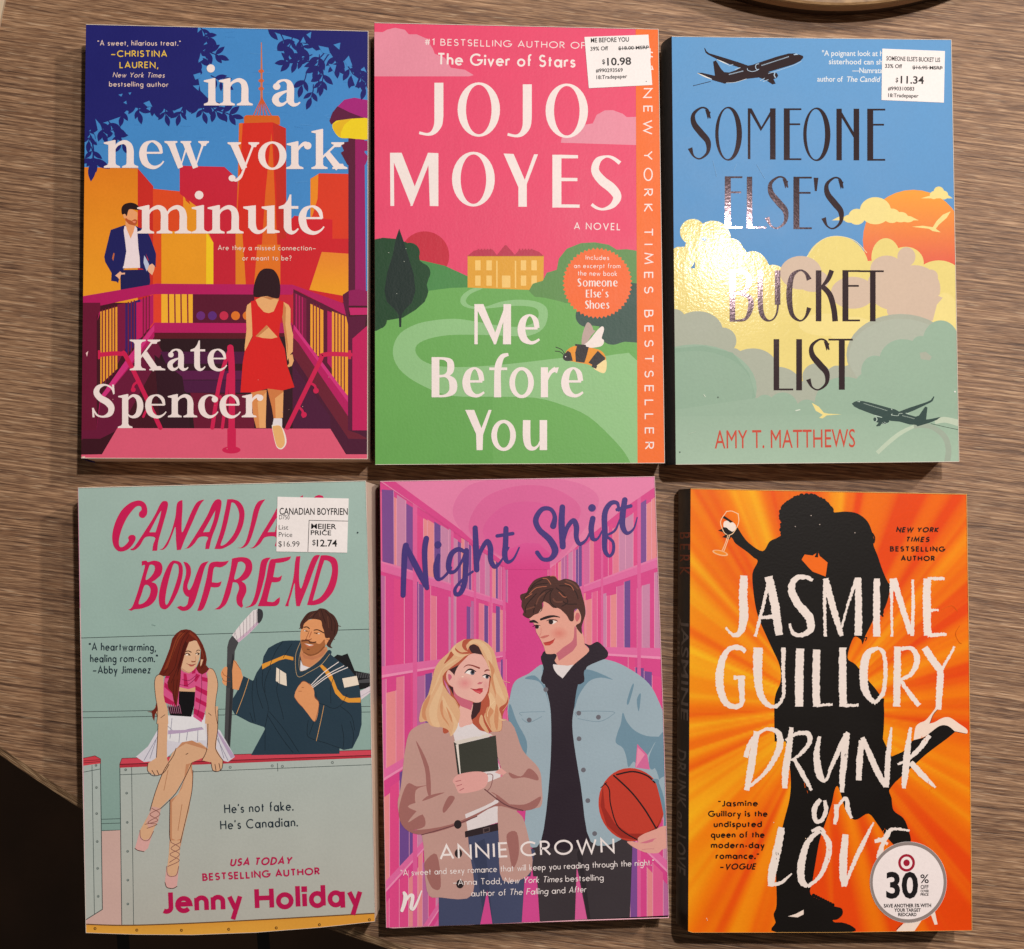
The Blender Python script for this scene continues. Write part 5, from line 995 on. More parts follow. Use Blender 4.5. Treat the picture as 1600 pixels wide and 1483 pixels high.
# man: body
A.zoom(570, 740); JB, JBD = lin('#9bb0bd'), lin('#6e8fa3'); BKC = lin('#2a1f2a')
P('#3a3338', "840,1820 1340,1800 1320,2240 1115,2240 1060,1960 1050,2250 870,2240 835,1950"); P('#2c262b', "1060,1900 1080,1850 1130,2240 1115,2240"); P('#3a3338', "1100,1840 1340,1815 1325,2230 1130,2240")
P(BKC, "890,960 1130,940 1060,1400 1130,1830 880,1840 925,1500 900,1200", 1, 4)
P(JB, "890,955 820,1000 750,1040 725,1120 715,1200 760,1300 800,1400 810,1600 800,1830 880,1840 925,1500 930,1200 900,1050", 1, 4); P(JB, "1130,935 1230,935 1330,980 1420,1050 1470,1140 1500,1240 1520,1500 1500,1700 1440,1760 1400,1600 1340,1700 1280,1830 1130,1840 1080,1560 1040,1300 1045,1180 1080,1060", 1, 4)
P(JBD, "890,960 890,1010 900,1060 850,1010 800,1025 870,1040 905,1100 925,1180 900,1050", 1, 4); P(JBD, "1090,990 1140,985 1240,1030 1180,1020 1120,1040 1070,1110 1048,1180 1060,1080", 1, 4); P(JBD, "1290,1195 1310,1240 1350,1285 1410,1312 1480,1318 1450,1345 1425,1390 1390,1440 1370,1470 1345,1440 1318,1468 1308,1420 1290,1372 1255,1345 1262,1300 1280,1250", 1, 4); P(JBD, "1500,1290 1420,1420 1460,1490 1500,1620 1520,1500", 1); P(JBD, "1480,1380 1500,1400 1440,1480 1420,1440", 1, 4); P(JBD, "725,1150 760,1240 810,1340 800,1420 770,1350 720,1240", 1, 4)
P(JBD, "1335,1060 1345,1060 1320,1150 1310,1140", 1, 4); P(JBD, "1360,1130 1380,1100 1370,1190", 1, 4)
S('#7b95a5', "785,1210 780,1195 900,1190", 3); S('#7b95a5', "785,1225 820,1245 885,1215", 3); S('#7b95a5', "1060,1215 1065,1190 1230,1190 1240,1205 1170,1240 1065,1225", 3)
for x, y in ((822, 1232), (1070, 1198), (1168, 1218), (1071, 1326), (1093, 1482), (1115, 1635), (1149, 1800), (905, 1080)): E('#6b6a74', x, y, 12)
E(JBD, 1090, 1075, 1, 1)
# basketball and hand
P('#d36a9c', "1362,1352 1412,1405 1425,1480 1352,1470"); P('#e88fb0', "1364,1368 1400,1405 1356,1470")
E('#c13c2c', 1333, 1655, 164, 184, -12); P('#9c2a20', "1190,1560 1178,1660 1210,1760 1280,1820 1370,1835 1450,1790 1490,1700 1470,1760 1400,1800 1320,1800 1250,1750 1200,1670")
BL = '#1f1418'; 
for s, w in (("1245,1510 1330,1590 1400,1680 1460,1780", 8), ("1200,1548 1222,1580 1230,1660 1270,1770 1370,1835", 6), ("1260,1505 1340,1490 1410,1510 1450,1545", 8), ("1180,1570 1210,1545", 4)): S(BL, s, w)
HND = lin('#dfa297'); A.zoom(953, 1219, 9.509)
P(JBD, "620,0 730,0 800,250 850,640 850,700 800,690 795,500 690,60", 1, 4); P(JB, "728,0 900,0 900,700 848,640 800,250", 1, 4); E('#c13c2c', 0, 0, 1)
PH(HND, "415,880 425,850 500,800 600,760 700,720 760,690 850,678 920,690 920,960 780,1030 720,1080 600,1085 500,1065 420,1030 340,990 262,930 258,910! 330,908 415,925"); P('#cf7288', "440,936 560,895 640,870 700,862 660,880 630,915 540,938"); S('#c27d80', "480,1030 560,1022 655,1020", 8); S('#c98088', "415,885 418,920", 6)
# man: head and hood
A.zoom(800, 890, 8.725); SKM = lin('#e3a494')
P(SKM, "600,1100 860,780 960,860 990,1020 1050,1110 880,1280 720,1340 590,1260", 1, 4); P('#e3dcde', "560,1290 640,1300 760,1310 840,1295 690,1483 560,1380"); P('#c46a7a', "600,1130 700,1050 820,960 850,770 880,800 885,1030 830,1110 640,1245")
P(BKC, "450,1110 590,1150 605,1190 560,1290 590,1390 690,1483 740,1420 850,1290 1050,1110 985,1010 1060,1030 1120,1000 1170,985 1230,1030 1300,1110 1310,1160 1280,1210 1180,1250 1030,1320 980,1400 940,1560 430,1560 430,1350 395,1210 410,1160", 1, 4)
P(SKM, "235,670 250,640 330,590 420,520 430,430 480,440 640,520 780,640 870,560 900,535 940,600 930,720 870,770 850,790 830,960 700,1060 600,1140 480,1150 455,1120 430,1040 375,930 330,850 320,780 300,740", 1, 4)
blush(640, 870, 130, 95, '#e3a494', '#d98478')
P('#c86a70', "860,650 880,590 915,600 925,650 890,710 870,690", 1)
HM = lin('#4d2c26')
P(HM, "230,665 150,620 160,570 130,500 135,430 115,390 120,340 200,310 230,240 300,150 380,110 480,90 540,85 600,110 640,150 720,125 800,140 880,180 930,260 960,360 990,480 1003,590 980,680 950,780 950,880 870,770 930,720 940,640 900,540 850,560 840,690 790,700 740,620 640,530 560,520 490,460 420,440 415,540 370,590 300,620", 1, 4)
for s in ("540,260 420,300 330,440 290,590", "530,280 460,340 420,440", "480,190 330,210 230,300 160,400", "560,260 520,340 530,450 600,520", "600,250 700,330 760,440 680,500", "650,220 780,230 870,310 900,400", "420,130 300,200 240,290", "880,470 760,470 700,440", "330,330 200,480 180,590"): S('#2c1614', s, 14)
for s in ("420,120 480,130 530,200", "240,330 330,250 470,230", "180,390 270,330", "640,310 700,370 740,375", "720,190 800,220 840,280", "520,90 580,90 610,120"): S('#b5694e', s, 9)
for s in ("330,470 370,380 440,320", "560,400 600,440 680,440", "740,150 830,190 900,260", "200,540 300,510"): S('#6b4034', s, 22)
S('#efc0b0', "370,585 400,540", 6)
S('#26161a', "395,680,30 480,650,38 570,635,26 650,650,10", None); S('#26161a', "250,710,26 300,705,38 355,730,12", None)
P('#f0e4e0', "500,695 560,690 615,710 560,745 520,740"); E('#26161a', 530, 715, 32, 32); S('#26161a', "470,700,6 520,685,16 600,690,12 620,710,6", None); P('#f0e4e0', "330,770 375,770 365,805 340,800"); E('#26161a', 342, 782, 26, 26); S('#26161a', "285,775,8 330,758,14 385,765,6", None)
P('#c86f68', "375,925 440,900 500,890 510,900 480,920 420,940"); S('#c86f68', "395,800 395,860 370,920", 5); P('#c4443e', "425,995 480,985 520,975 585,945 560,1000 510,1035 450,1035"); S('#9a2c2c', "430,1000 520,990 585,940", 7)
# woman: body
A.zoom(570, 1110); CD, CDD = lin('#c09890'), lin('#a06a66')
P('#434a69', "370,930 360,900 520,600 670,600 850,700 800,1000 780,1080 370,1080"); P('#39405c', "520,680 600,640 640,1080 600,1080 560,800"); P('#d24a92', "612,900 640,1080 575,1080 600,960"); P('#434a69', "630,850 800,880 785,1080 640,1080"); P('#d24a92', "800,830 860,830 875,1060 785,1060")
P('#e2dadd', "430,60 600,60 680,300 665,560 500,610 470,300")
P(CD, "330,60 420,80 450,150 470,300 480,400 510,570 520,680 540,920 380,935 310,900 285,620 200,590 165,480 180,380 210,150 250,85", 1, 4); P(CD, "620,60 730,60 790,200 870,290 885,380 885,470 850,490 760,500 800,560 835,800 690,850 670,640 665,470 690,330", 1, 4)
P(CDD, "210,370 260,380 310,375 255,400 260,480 310,430 400,410 330,440 290,470 215,560 290,520 300,580 240,600 430,570 650,470 665,450 560,420 610,395 760,480 760,500 650,480 500,560 300,620 200,590 170,500", 1, 4)
P(CD, "215,480 300,450 410,415 560,390 660,440 500,520 330,585 290,520", 1, 4); P(CD, "540,400 720,320 860,330 885,400 880,470 800,495 740,480 640,410", 1, 4); P(CDD, "720,310 780,330 820,290 860,320 865,350 800,335 740,340", 1, 4); P(CDD, "255,150 300,290 310,400 330,430 320,280", 1, 4); P(CDD, "880,430 850,490 760,500 700,470 800,470", 1, 4); P(CDD, "710,620 760,610 770,720 740,790 720,700", 1, 4); P(CDD, "300,760 360,720 380,880 340,890 310,830", 1, 4); S('#6f4448', "285,622 430,580 560,530", 5); S('#6f4448', "600,395 700,470 790,500", 6); P(CDD, "420,430 450,440 400,510 390,490", 1, 4)
for x, y in ((465, 570), (468, 715), (476, 868)): E('#2c2226', x, y, 19, 22)
P('#2f2328', "500,605 665,563 668,600 502,636"); P('#5a4a4c', "590,590 625,582 626,606 592,616"); P('#2f2328', "596,594 620,588 621,602 598,609")
P('#dcd4cc', "445,155 625,115 640,125 460,172"); P('#33342f', "445,158 462,170 475,320 465,320"); P('#e6ded6', "455,170 468,172 485,310 474,312"); P('#3b3c35', "468,170 655,125 670,300 480,320")
P('#e0a5a0', "440,350 470,320 560,305 612,320 610,370 570,400 480,415 460,395 450,370", 1); P('#e0a5a0', "650,310 680,288 710,310 690,325")
for s in ("455,355 480,350", "460,378 485,370", "475,400 495,390"): S('#b4686e', s, 4)
S('#8a5a5c', "612,318 640,325 630,380 610,405", 4)
# woman: head
A.zoom(640, 990, 9.271); BLD, BL2, BL3, AUB = lin('#dcae86'), lin('#e2bc94'), lin('#cf8f68'), lin('#b4563f')
P(AUB, "560,350 700,150 830,85 940,80 1080,130 1200,260 1280,480 1340,700 1420,880 1430,1000 1350,1180 1330,1400 1200,1420 1140,1430 950,1370 880,1230 730,1200 560,1430 480,1380 600,900 480,600", 1, 4)
P('#3c2226', "900,1010 1040,960 1030,1080 1000,1180 900,1250 880,1180"); P('#3c2226', "1010,1180 990,1310 960,1250"); P('#e0dade', "720,1340 900,1290 1040,1420 1040,1490 690,1490")
SKW = lin('#e6b2a8'); P(SKW, "730,1040 910,1000 890,1200 910,1300 820,1330 720,1340", 1, 4); P('#c9667e', "620,760 680,830 820,950 920,1000 890,1110 740,1050 640,900")
P('#3c2226', "560,530 720,450 660,600 630,620"); P('#3c2226', "555,740 630,780 640,900 600,820"); P(SKW, "530,600 560,530 600,550 650,620 640,760 590,750 545,690", 1); P('#c9667e', "560,590 600,600 610,640 570,680", 1)
P(SKW, "880,300 1000,290 1060,330 1120,430 1160,560 1150,720 1120,860 1040,980 960,1000 900,980 700,900 630,770 650,600 700,480 790,380", 1, 4)
blush(800, 720, 125, 105, '#e6b2a8', '#dd8f90'); blush(1100, 755, 46, 80, '#e6b2a8', '#dfa09c')
P('#3c2226', "860,180 930,150 1000,190 1060,310 960,290 900,280 870,230")
P(BLD, "830,250 880,290 800,330 720,400 560,520 490,600 490,700 560,860 660,960 720,1080 730,1200 680,1360 600,1490 560,1400 470,1360 320,1340 250,1270 140,1270 180,1040 270,880 320,680 370,500 450,380 560,280 640,180 720,120 830,85", 1, 4)
P(BLD, "840,240 830,170 870,110 940,80 1040,95 1150,160 1230,280 1280,480 1340,650 1420,860 1400,1000 1300,1080 1330,1200 1330,1390 1240,1420 1180,1400 1080,1200 1150,1080 1160,980 1150,850 1180,600 1120,430 1060,310 1000,190 930,155 870,180", 1, 4)
P(AUB, "480,600 490,740 600,900 700,1050 735,1190 700,1040 620,930 540,800 500,690", 1, 4); P(AUB, "780,100 860,85 820,180 840,250 800,240 760,180", 1, 4); P(AUB, "680,150 660,200 740,270 840,265 880,290 740,290 660,230", 1, 4); P(AUB, "600,260 640,310 500,440 560,330", 1, 4)
P(BL2, "640,190 720,120 680,160 660,240 740,310 850,300 740,340 650,310 610,250", 1, 4); P(BL2, "700,360 560,430 440,560 360,760 270,960 330,860 420,680 480,520 600,440", 1, 4); P(BL2, "330,960 280,1130 330,1320 440,1350 400,1200 420,1000 480,800 470,700 400,820", 1, 4); P(BL2, "480,900 560,1050 650,1200 700,1330 600,1490 640,1300 560,1180 480,1020", 1, 4); P(BL3, "440,1050 470,1200 570,1340 600,1430 560,1300 490,1180 480,1000 470,960", 1, 4); P(BL3, "530,1060 600,1180 620,1290 580,1220", 1, 4); P(BL3, "200,1020 180,1200 250,1260 230,1130 280,980 300,880", 1, 4)
P(BL2, "880,110 1000,100 1120,180 1190,320 1200,500 1260,640 1340,840 1380,980 1240,820 1160,560 1120,350 1040,200 960,140 870,160", 1, 4); P(BL3, "1140,380 1180,560 1180,700 1240,900 1200,1000 1250,880 1210,640 1230,520", 1, 4); P(BL2, "1160,850 1240,960 1260,1150 1340,1240 1410,1245 1330,1260 1220,1150 1170,1020", 1, 4); P(BL3, "1130,1060 1100,1200 1180,1380 1160,1230 1220,1120", 1, 4); P(BL3, "1260,1020 1290,1160 1270,1400 1230,1300 1230,1150", 1, 4); P(AUB, "1080,1080 1060,1200 1100,1290 1020,1330 930,1280 1000,1150", 1, 4)
P(BLD, "1030,1180 1010,1290 1100,1420 1150,1430 1080,1290 1060,1200", 1, 4); S(BL2, "1330,650 1370,690 1450,710", 6); S('#f0d0a8', "1140,870 1170,1020 1130,1140 1130,1200", 7); S('#f0d0a8', "1230,980 1170,1040", 6); S('#e8b890', "1420,870 1430,1000 1350,1120", 6)
S('#8a3a34', "785,490,6 830,458,14 900,460,18 1010,500,24", None); S('#8a3a34', "1090,545,16 1120,528,22 1155,530,14", None)
P('#f2e8e6', "805,570 850,530 940,545 930,590 870,592"); E('#5a6272', 912, 565, 32, 34); E('#1c161c', 914, 560, 20, 22); S('#1c161c', "800,572,8 840,530,18 890,518,24 960,550,12", None); P('#f2e8e6', "1055,620 1090,600 1150,610 1130,650 1090,645"); E('#5a6272', 1122, 628, 24, 28); E('#1c161c', 1124, 624, 16, 18); S('#1c161c', "1055,615,8 1100,595,20 1160,615,18 1175,640,8", None)
P('#c8707a', "975,730 1010,700 1050,705 1070,690 1040,730 1000,735"); P('#c23a48', "885,795 960,805 1010,790 1060,792 1060,840 1020,875 960,850"); S('#8a1f30', "885,795 960,812 1060,795", 8); P('#d8636a', "940,830 1000,835 1040,850 1010,862"); E('#f2cfc0', 768, 625, 16, 10)
# lettering
A.zoom(570, 740); A.cur = 'title_lettering'; PR = lin('#44337c')
for s in ("192,608,26 196,480,28 200,400,30 206,360,30", "206,362,24 240,430,30 280,510,32 312,572,22", "312,572,20 302,470,26 300,380,28 308,325,28", "370,410,20 358,460,30 362,520,26 385,525,14 420,490,14 430,470,14",
  "505,395,16 470,378,22 435,400,26 420,450,28 425,490,22 455,485,16 490,430,14 508,385,20", "508,385,26 505,460,28 500,540,28 480,595,24 455,602,20 455,570,16 500,520,12 540,490,12", "552,272,26 556,370,30 560,480,28", "562,470,12 575,400,20 610,340,24 628,370,28 630,430,26 650,465,22 680,440,12 720,370,8",
  "706,275,26 704,350,28 700,410,28 715,442,20 745,425,12 772,370,8", "662,312,18 740,300,18", "942,262,32 950,215,22 928,178,20 885,180,24 855,230,28 872,280,28 925,330,32 952,385,34 930,425,24 890,428,20 862,395,22", "988,168,28 984,250,32 990,365,30", "992,350,12 1010,275,22 1042,235,24 1058,265,28 1058,320,24 1075,352,20 1108,330,12 1130,280,8",
  "1140,225,28 1132,275,28 1140,325,22 1165,325,12 1190,280,8", "1270,185,12 1262,148,18 1228,150,24 1200,200,28 1200,300,28 1200,380,24 1222,412,16 1242,390,16 1240,340,14 1200,310,14", "1200,312,12 1250,285,12 1275,230,8", "1300,132,28 1290,200,30 1290,265,28 1312,298,18 1345,275,10 1362,220,6", "1262,180,18 1330,162,18"): S(PR, s)
E(PR, 366, 356, 18); E(PR, 1136, 172, 19)
A.cur = 'author_lettering'; A.zoom(570, 1110); WL = lin('#efe6e6'); G('ANNIE CROWN', 374, 748, 1250, 712, 76, .13, WL, gap=.2)
A.cur = 'blurb_lettering'
G('"A sweet and sexy romance that will keep you reading through the night.`', 180, 828, 1446, 775, 32, .1, WL, gap=.13)
G('_Anna Todd,', 440, 875, 684, 868, 32, .1, WL, gap=.13); G('New York Times', 696, 867, 986, 858, 32, .1, WL, it=.18, gap=.13); G('bestselling', 1003, 857, 1194, 850, 32, .1, WL, gap=.13)
G('author of', 532, 930, 706, 925, 32, .1, WL, gap=.13); G('The Falling', 722, 924, 916, 918, 32, .1, WL, it=.18, gap=.13); G('and', 935, 917, 1003, 914, 32, .1, WL, gap=.13); G('After', 1020, 913, 1105, 909, 32, .1, WL, it=.18, gap=.13)
S(WL, "197,912,16 204,930,22 198,965,20 186,1000,16"); S(WL, "188,1000,10 202,960,10 222,928,14 238,925,18 238,950,18 232,985,18 244,992,14 262,960,12 284,902,6")
A.cur = 'front_cover'; b5.finish()

# ------------------------------------------------------------------ book: black silhouette of a kissing couple on orange rays
b6 = Book('orange paperback with a black silhouette of a kissing couple and a round white discount sticker', [(1079.2, 763.4), (1510.4, 771.9), (1514, 1000), (1518.8, 1453.8), (1300, 1457), (1150, 1457), (1082, 1457), (1075.2, 1455)], .026, (-.0030, .0005), spine='#0c0a0b', bulge=.0016,
          mats={'front_cover': printed('satin_orange_print', .4, .1)}, paper='#e9b060')
rnd = random.Random(21); RAY = []
for i in range(46):
    a = 2*math.pi*i/46+rnd.uniform(-.05, .05); RAY.append((a, rnd.uniform(.02, .07), rnd.choice([1, 1, -1, -1, .6, -.6])))
FINE = [(rnd.uniform(-math.pi, math.pi), rnd.uniform(.008, .022), rnd.choice([1, -1, .7])) for i in range(90)]
def orange(u, v):
    dx, dy = u-1285, v-1105; r = math.hypot(dx, dy); a = math.atan2(dy, dx); s = 0
    for c, w, k in RAY:
        d = (a-c+math.pi) % (2*math.pi)-math.pi; s += k*math.exp(-(d/w)**2)*(.7+.4*min(1, r/300))
    for c, w, k in FINE:
        d = (a-c+math.pi) % (2*math.pi)-math.pi
        if abs(d) < .1: s += k*.45*math.exp(-(d/w)**2)
    left = max(0, min(1, (1180-u)/160)); t = .4+.3*s+.36*left-.2*max(0, min(1, (v-1180)/260))*(1-left)-.12*max(0, min(1, (u-1250)/200))+.25*math.exp(-((r-60)/90)**2)
    t = max(0, min(1, t)); R_, O_, Y_ = lin('#e4470a'), lin('#f07c08'), lin('#f6b81a')
    return mix(R_, O_, t*2) if t < .5 else mix(O_, Y_, t*2-1)
b6.start(); A.up(); nx, ny = 150, 210
for i in range(nx):
    for j in range(ny):
        x0, x1, y0, y1 = 1070+i*455/nx, 1070+(i+1)*455/nx, 755+j*715/ny, 755+(j+1)*715/ny
        A.tri([(x0, y0), (x1, y0), (x1, y1), (x0, y1)], orange)
A.zoom(1040, 740); K = lin('#15110f')
P(K, "485,388 520,340 560,320 580,300 578,240 576,205 590,170 620,135 660,115 720,110 770,125 810,150 832,192 900,190 960,200 1010,240 1035,300 1042,335 1040,360 1060,410 1080,470 1100,520 1118,560 1118,600 1105,650 1085,690 1060,690 1020,770 990,830 1000,815 985,850 975,830 940,820 910,920 950,955 1010,1030 1060,1090 1090,1150 1092,1250 1085,1340! 545,1340! 545,1130 575,1040 570,960 530,870 480,760 455,690 440,600 434,500 460,440 440,420 405,390 350,350 330,320 290,300 286,270 320,260 355,265 385,310 420,350", 1, 4)
for i in range(42):
    t = math.pi*(.98+i/41*1.0); E(K, 705+128*math.cos(t)+rnd.uniform(-4, 4), 215+102*math.sin(t)*1.0+rnd.uniform(-4, 4), rnd.uniform(8, 14))
for i in range(12): E(K, 582+rnd.uniform(-6, 4), 200+i*9, rnd.uniform(7, 11))
for i in range(10): E(K, 1108-i*4, 560+i*15+rnd.uniform(-6, 6), rnd.uniform(14, 22))
P(sheet(lambda x, y: lin('#ee6a14')), "680,430 695,405 735,410 758,395 762,390 770,412 810,445 800,515 735,490 715,470"); P(K, "745,418 757,390 764,392 762,420")
S(K, "1035,300 1045,320 1042,345", 7); S(K, "985,850 982,825 1005,820 1000,835", 5); S(K, "1075,690 1085,712", 10)
# arm with a wine glass
P(K, "278,218 295,212 335,240 360,275 345,292 330,250 300,230"); P(K, "262,285 285,275 320,285 345,300 330,318 290,295"); P(K, "282,318 300,305 330,310 320,330 300,322"); P('#f1e0d4', "292,242 310,236 322,246 336,244 350,258 350,276 336,290 318,282 304,270 290,266", 1)
GLS = '#f2c9a0'
for s in ("305,190 275,240 290,290 305,305", "362,200 365,245 340,295 318,308", "303,190 332,188 364,203", "312,308 298,350 280,392", "320,308 305,352 290,392"): S(GLS, s, 4)
E('#f0b884', 273, 397, 40, 13, 14); E('#ef8a20', 273, 396, 32, 8, 14)
A.zoom(1040, 1110)
P(K, "545,-60! 1093,-60! 1085,60 1070,100 1130,230 1160,240 1230,200 1290,170 1330,120 1380,90 1440,100 1440,112 1300,210 1180,330 1120,390 1130,440 1140,500 1190,540 1215,600 1225,660 1180,700 1110,640 1060,570 1015,517 960,545 930,540 900,500 880,430 860,380 845,400 830,470 800,560 770,650 750,760 735,850 725,920 800,960 845,980 880,990 885,1020 860,1045 835,1050 860,1065 920,1072 925,1110 555,1110 550,1060 540,1020 555,970 552,800 560,700 590,560 620,440 625,330 605,180 575,60", 1, 4)
P(K, "555,1112 560,1060 880,1060 905,1066 922,1085 926,1112"); E(K, 860, 1010, 26, 24)
for i in range(9): E(K, 740+i*12, 925+i*6, 9)
P('#efdcd0', "612,1030 650,1018 690,997 690,1020 660,1035"); 
A.zoom(1344, 1078, 8.556); PH(K, "300,960! 390,905 560,830 650,770 700,680 860,630 1000,510 1080,472 1160,472 1230,508 1272,560! 1150,660 1000,770 860,880 700,1025 500,1200 390,1335! 250,1300!")
PH('#f1dacb', "715,670! 725,580 745,490 800,440 870,410 950,320 1015,230! 1045,255! 980,330 930,450! 1000,430 1080,385 1150,365 1220,380 1320,450 1420,520 1437,565 1415,585 1350,570 1260,552! 1210,505 1160,478 1100,472 1030,500 940,570 860,625 760,660"); S('#2a1a14', "1035,262 975,335 930,448", 7); S('#2a1a14', "1265,556 1350,574 1420,586", 6); A.zoom(1040, 1110)
P('#f0dccf', "1155,1100 1190,1065 1280,1050 1240,1110 1155,1110"); P('#f0dccf', "1322,1010 1345,1000 1360,1070 1345,1072"); S('#3a241a', "1155,1095 1180,1070", 3)
# brush lettering
A.cur = 'author_lettering'; A.zoom(1040, 740); LW = lin('#ecdfd8')
def RB(s, w=None, r=2.6): S(LW, s, w, cap='b', rough=r)
for s in ("392,510,38 388,600,42 390,720,44 375,790,30 340,808,18 300,770,10", "520,515,14 490,650,16 448,815,14", "515,515,38 545,650,42 568,808,36", "475,720,16 560,715,22", "735,535,16 700,518,22 650,525,26 630,580,36 660,650,40 715,715,42 725,775,34 690,805,24 640,800,18 620,750,14",
  "798,525,18 795,650,16 798,815,14", "800,525,28 840,680,32 880,812,22", "878,780,8 910,660,12 955,525,18", "962,520,30 965,660,34 963,810,38", "1056,525,32 1055,660,34 1055,815,36", "1130,525,22 1130,660,14 1132,815,12", "1140,525,30 1180,660,30 1225,800,26", "1235,530,14 1238,660,16 1232,812,20", "1308,525,38 1306,660,40 1310,810,38", "1310,525,16 1395,525,14", "1310,685,14 1365,682,12", "1310,808,22 1405,803,14"): RB(s)
for s in ("400,890,20 360,868,26 310,885,26 278,950,36 270,1040,40 290,1130,34 335,1165,26 380,1150,24 380,1080,30 378,1010,34", "340,1020,18 398,1020,18", "463,870,46 460,980,44 470,1090,36 510,1155,24 560,1160,18 590,1100,16 588,980,18 590,870,22", "672,875,40 668,1020,42 668,1165,38", "755,880,36 752,1020,38 755,1165,36", "755,1160,16 835,1155,12", "885,870,36 885,1020,38 888,1165,38", "888,1160,16 965,1158,12",
  "1060,872,18 1010,900,36 990,990,42 1000,1090,36 1040,1145,20", "1040,1150,18 1085,1100,22 1100,1000,20 1090,900,20 1055,870,14", "1160,865,34 1158,1020,36 1155,1165,34", "1165,880,18 1230,875,22 1258,930,28 1230,1000,22 1165,1035,14", "1175,1035,16 1220,1100,22 1268,1160,26", "1295,870,34 1340,940,36 1380,990,34", "1445,865,10 1410,930,14 1375,990,18", "1375,985,32 1370,1080,34 1362,1180,28"): RB(s)
A.cur = 'title_lettering'; A.zoom(1040, 1110)
for s in ("455,105,30 440,200,34 425,300,36 405,400,24", "400,235,24 430,150,20 500,95,16 560,110,26 572,170,34 540,250,26 480,330,18 400,395,14", "630,85,22 615,200,32 600,300,34 595,390,26", "600,150,12 660,115,18 715,120,24 715,170,22 660,230,14 620,250,8", "640,240,18 680,310,24 730,400,14", "770,130,16 755,220,30 770,320,36 800,350,14 830,280,18 880,170,26 912,110,20", "905,115,30 895,220,34 885,320,30 882,410,20",
  "965,350,26 970,250,32 980,150,26", "985,135,22 1020,220,28 1065,320,30 1100,380,22", "1105,385,22 1110,270,28 1118,170,22 1130,85,10", "1225,85,14 1210,190,30 1200,300,34 1190,390,20", "1320,125,22 1270,190,26 1210,245,14 1160,270,10", "1225,260,26 1280,320,30 1350,385,10",
  "775,445,20 745,490,24 750,550,22 780,550,18 802,500,20 795,450,18", "852,470,20 855,520,24 845,570,16", "850,500,10 885,450,16 905,445,20 910,490,24 930,540,14", "580,585,34 560,690,40 535,800,42 525,880,28", "525,875,16 580,860,16 630,815,6", "770,600,20 710,660,28 680,760,36 680,850,34 710,880,18", "710,882,16 770,830,20 810,740,28 815,660,28 780,605,14", "730,605,14 770,590,20 800,610,10",
  "900,620,30 890,720,38 888,820,38 895,880,26", "895,880,18 930,790,18 980,680,22 1040,560,8", "1045,655,16 1100,640,22 1130,595,16 1220,600,10", "1110,600,14 1075,700,24 1060,740,16", "1060,640,14 1110,670,14"): RB(s, None, 2.2)
for i in range(26):                                              # dry-brush gaps
    x, y = rnd.choice([(550, 740), (815, 720), (1100, 600), (905, 230), (1290, 160), (1320, 365), (700, 390)]); x += rnd.uniform(-14, 14); y += rnd.uniform(-34, 34)
    S('#17120f' if x < 600 or 870 < x < 930 else '#e8620e', [(x, y), (x+rnd.uniform(-3, 3), y+rnd.uniform(4, 12))], rnd.uniform(1.5, 3), sm=0)
A.cur = 'blurb_lettering'; DT = lin('#1c120c')
for s, x0, x1, y in (('"Jasmine', 262, 462, 481), ('Guillory is the', 212, 510, 533), ('undisputed', 240, 482, 585), ('queen of the', 226, 495, 638), ('modern-day', 226, 495, 690), ('romance.`', 250, 468, 744)): G(s, x0, y, x1, y, 32, .205, DT, gap=.13)
G('_VOGUE', 268, 797, 450, 796, 32, .2, DT, it=.2, gap=.17)
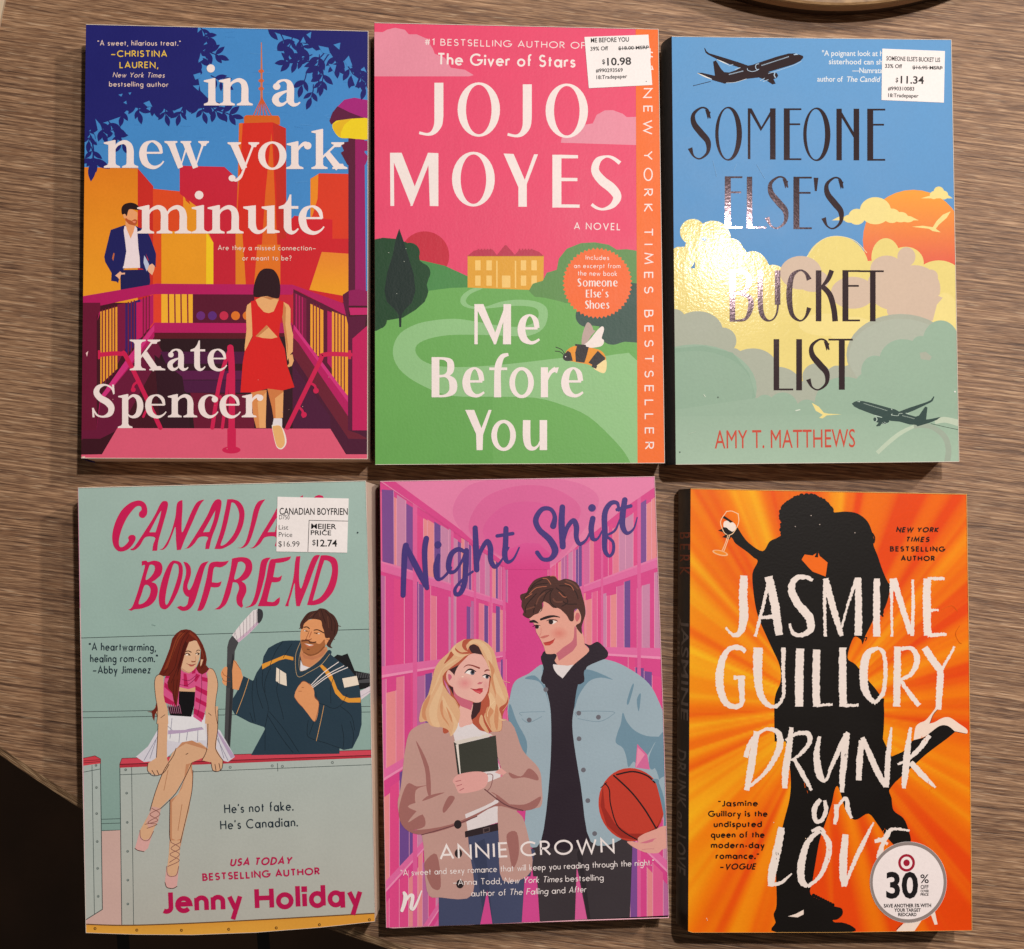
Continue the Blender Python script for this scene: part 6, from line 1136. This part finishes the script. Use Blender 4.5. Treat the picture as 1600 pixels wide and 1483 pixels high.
A.zoom(1040, 740); G('NEW YORK', 1152, 294, 1363, 295, 27, .23, DT, it=.18); G('TIMES', 1199, 342, 1318, 343, 27, .23, DT, it=.18); G('BESTSELLING', 1122, 390, 1398, 391, 27, .22, DT, gap=.22); G('AUTHOR', 1176, 437, 1346, 438, 27, .22, DT, gap=.22)
# round discount sticker
A.cur = 'front_cover'; A.zoom(1040, 1110); cx, cy = 1213, 859
sticker(b6, [(cx+192*math.cos(2*math.pi*i/72), cy+203*math.sin(2*math.pi*i/72)) for i in range(72)]); A.cur = 'price_sticker'
E('#8f8380', cx, cy, 191, 202, n=72); E('#f1e6e6', cx-1, cy, 177, 185, n=72)
A.cur = 'sticker_print'
E('#a01c34', 1204, 762, 42, 44); E('#f1e6e6', 1204, 762, 29, 31); E('#a01c34', 1204, 762, 16, 17)
T('30', 1102, 935, 1262, 935, 122, BK, .03); T('%', 1272, 862, 1315, 863, 42, BK, .012); T('OFF', 1274, 892, 1314, 892, 19, BK, .02); T('COVER', 1274, 909, 1316, 909, 12, BK, .035); T('PRICE', 1274, 926, 1314, 926, 12, BK, .035)
T('SAVE ANOTHER 5% WITH', 1090, 985, 1327, 983, 17, BK, .035); T('YOUR TARGET', 1142, 1006, 1275, 1006, 16, BK, .035); T('REDCARD', 1162, 1028, 1254, 1028, 16, BK, .035)
A.cur = 'front_cover'
for x, y in ((208, 1048), (205, 1040), (700, 640), (540, 560)): E('#f0d0b0', x, y, 2.4)
A.zoom(1040, 740); S('#c85a10', "1470,760 1450,800 1465,840 1480,850", 1.6); S('#d06a14', "1380,680 1430,660 1460,690", 1.4)
for x, y in ((648, 265), (727, 210), (770, 255), (946, 296)): E('#b8a8a0', x, y, 2.6)
b6.finish()
b6.objs['price_sticker']['label'] = 'round white discount sticker with a grey rim and a red ring'
on_spine(b6, 'spine_mark', lambda: (spine_line('B E R K', .5, .1, .2, .5, '#8a3c1c', 1),))
on_spine(b6, 'spine_author', lambda: (spine_line('JASMINE', .36, .3, .53, .32, '#6f6661', 1), spine_line('GUILLORY', .8, .29, .53, .32, '#6f6661', 1)))
on_spine(b6, 'spine_title', lambda: (spine_line('DRUNK on LOVE', .6, .6, .88, .5, '#6f6661', 1),))

bpy.data.objects.remove(_ob); bpy.data.curves.remove(_cu)
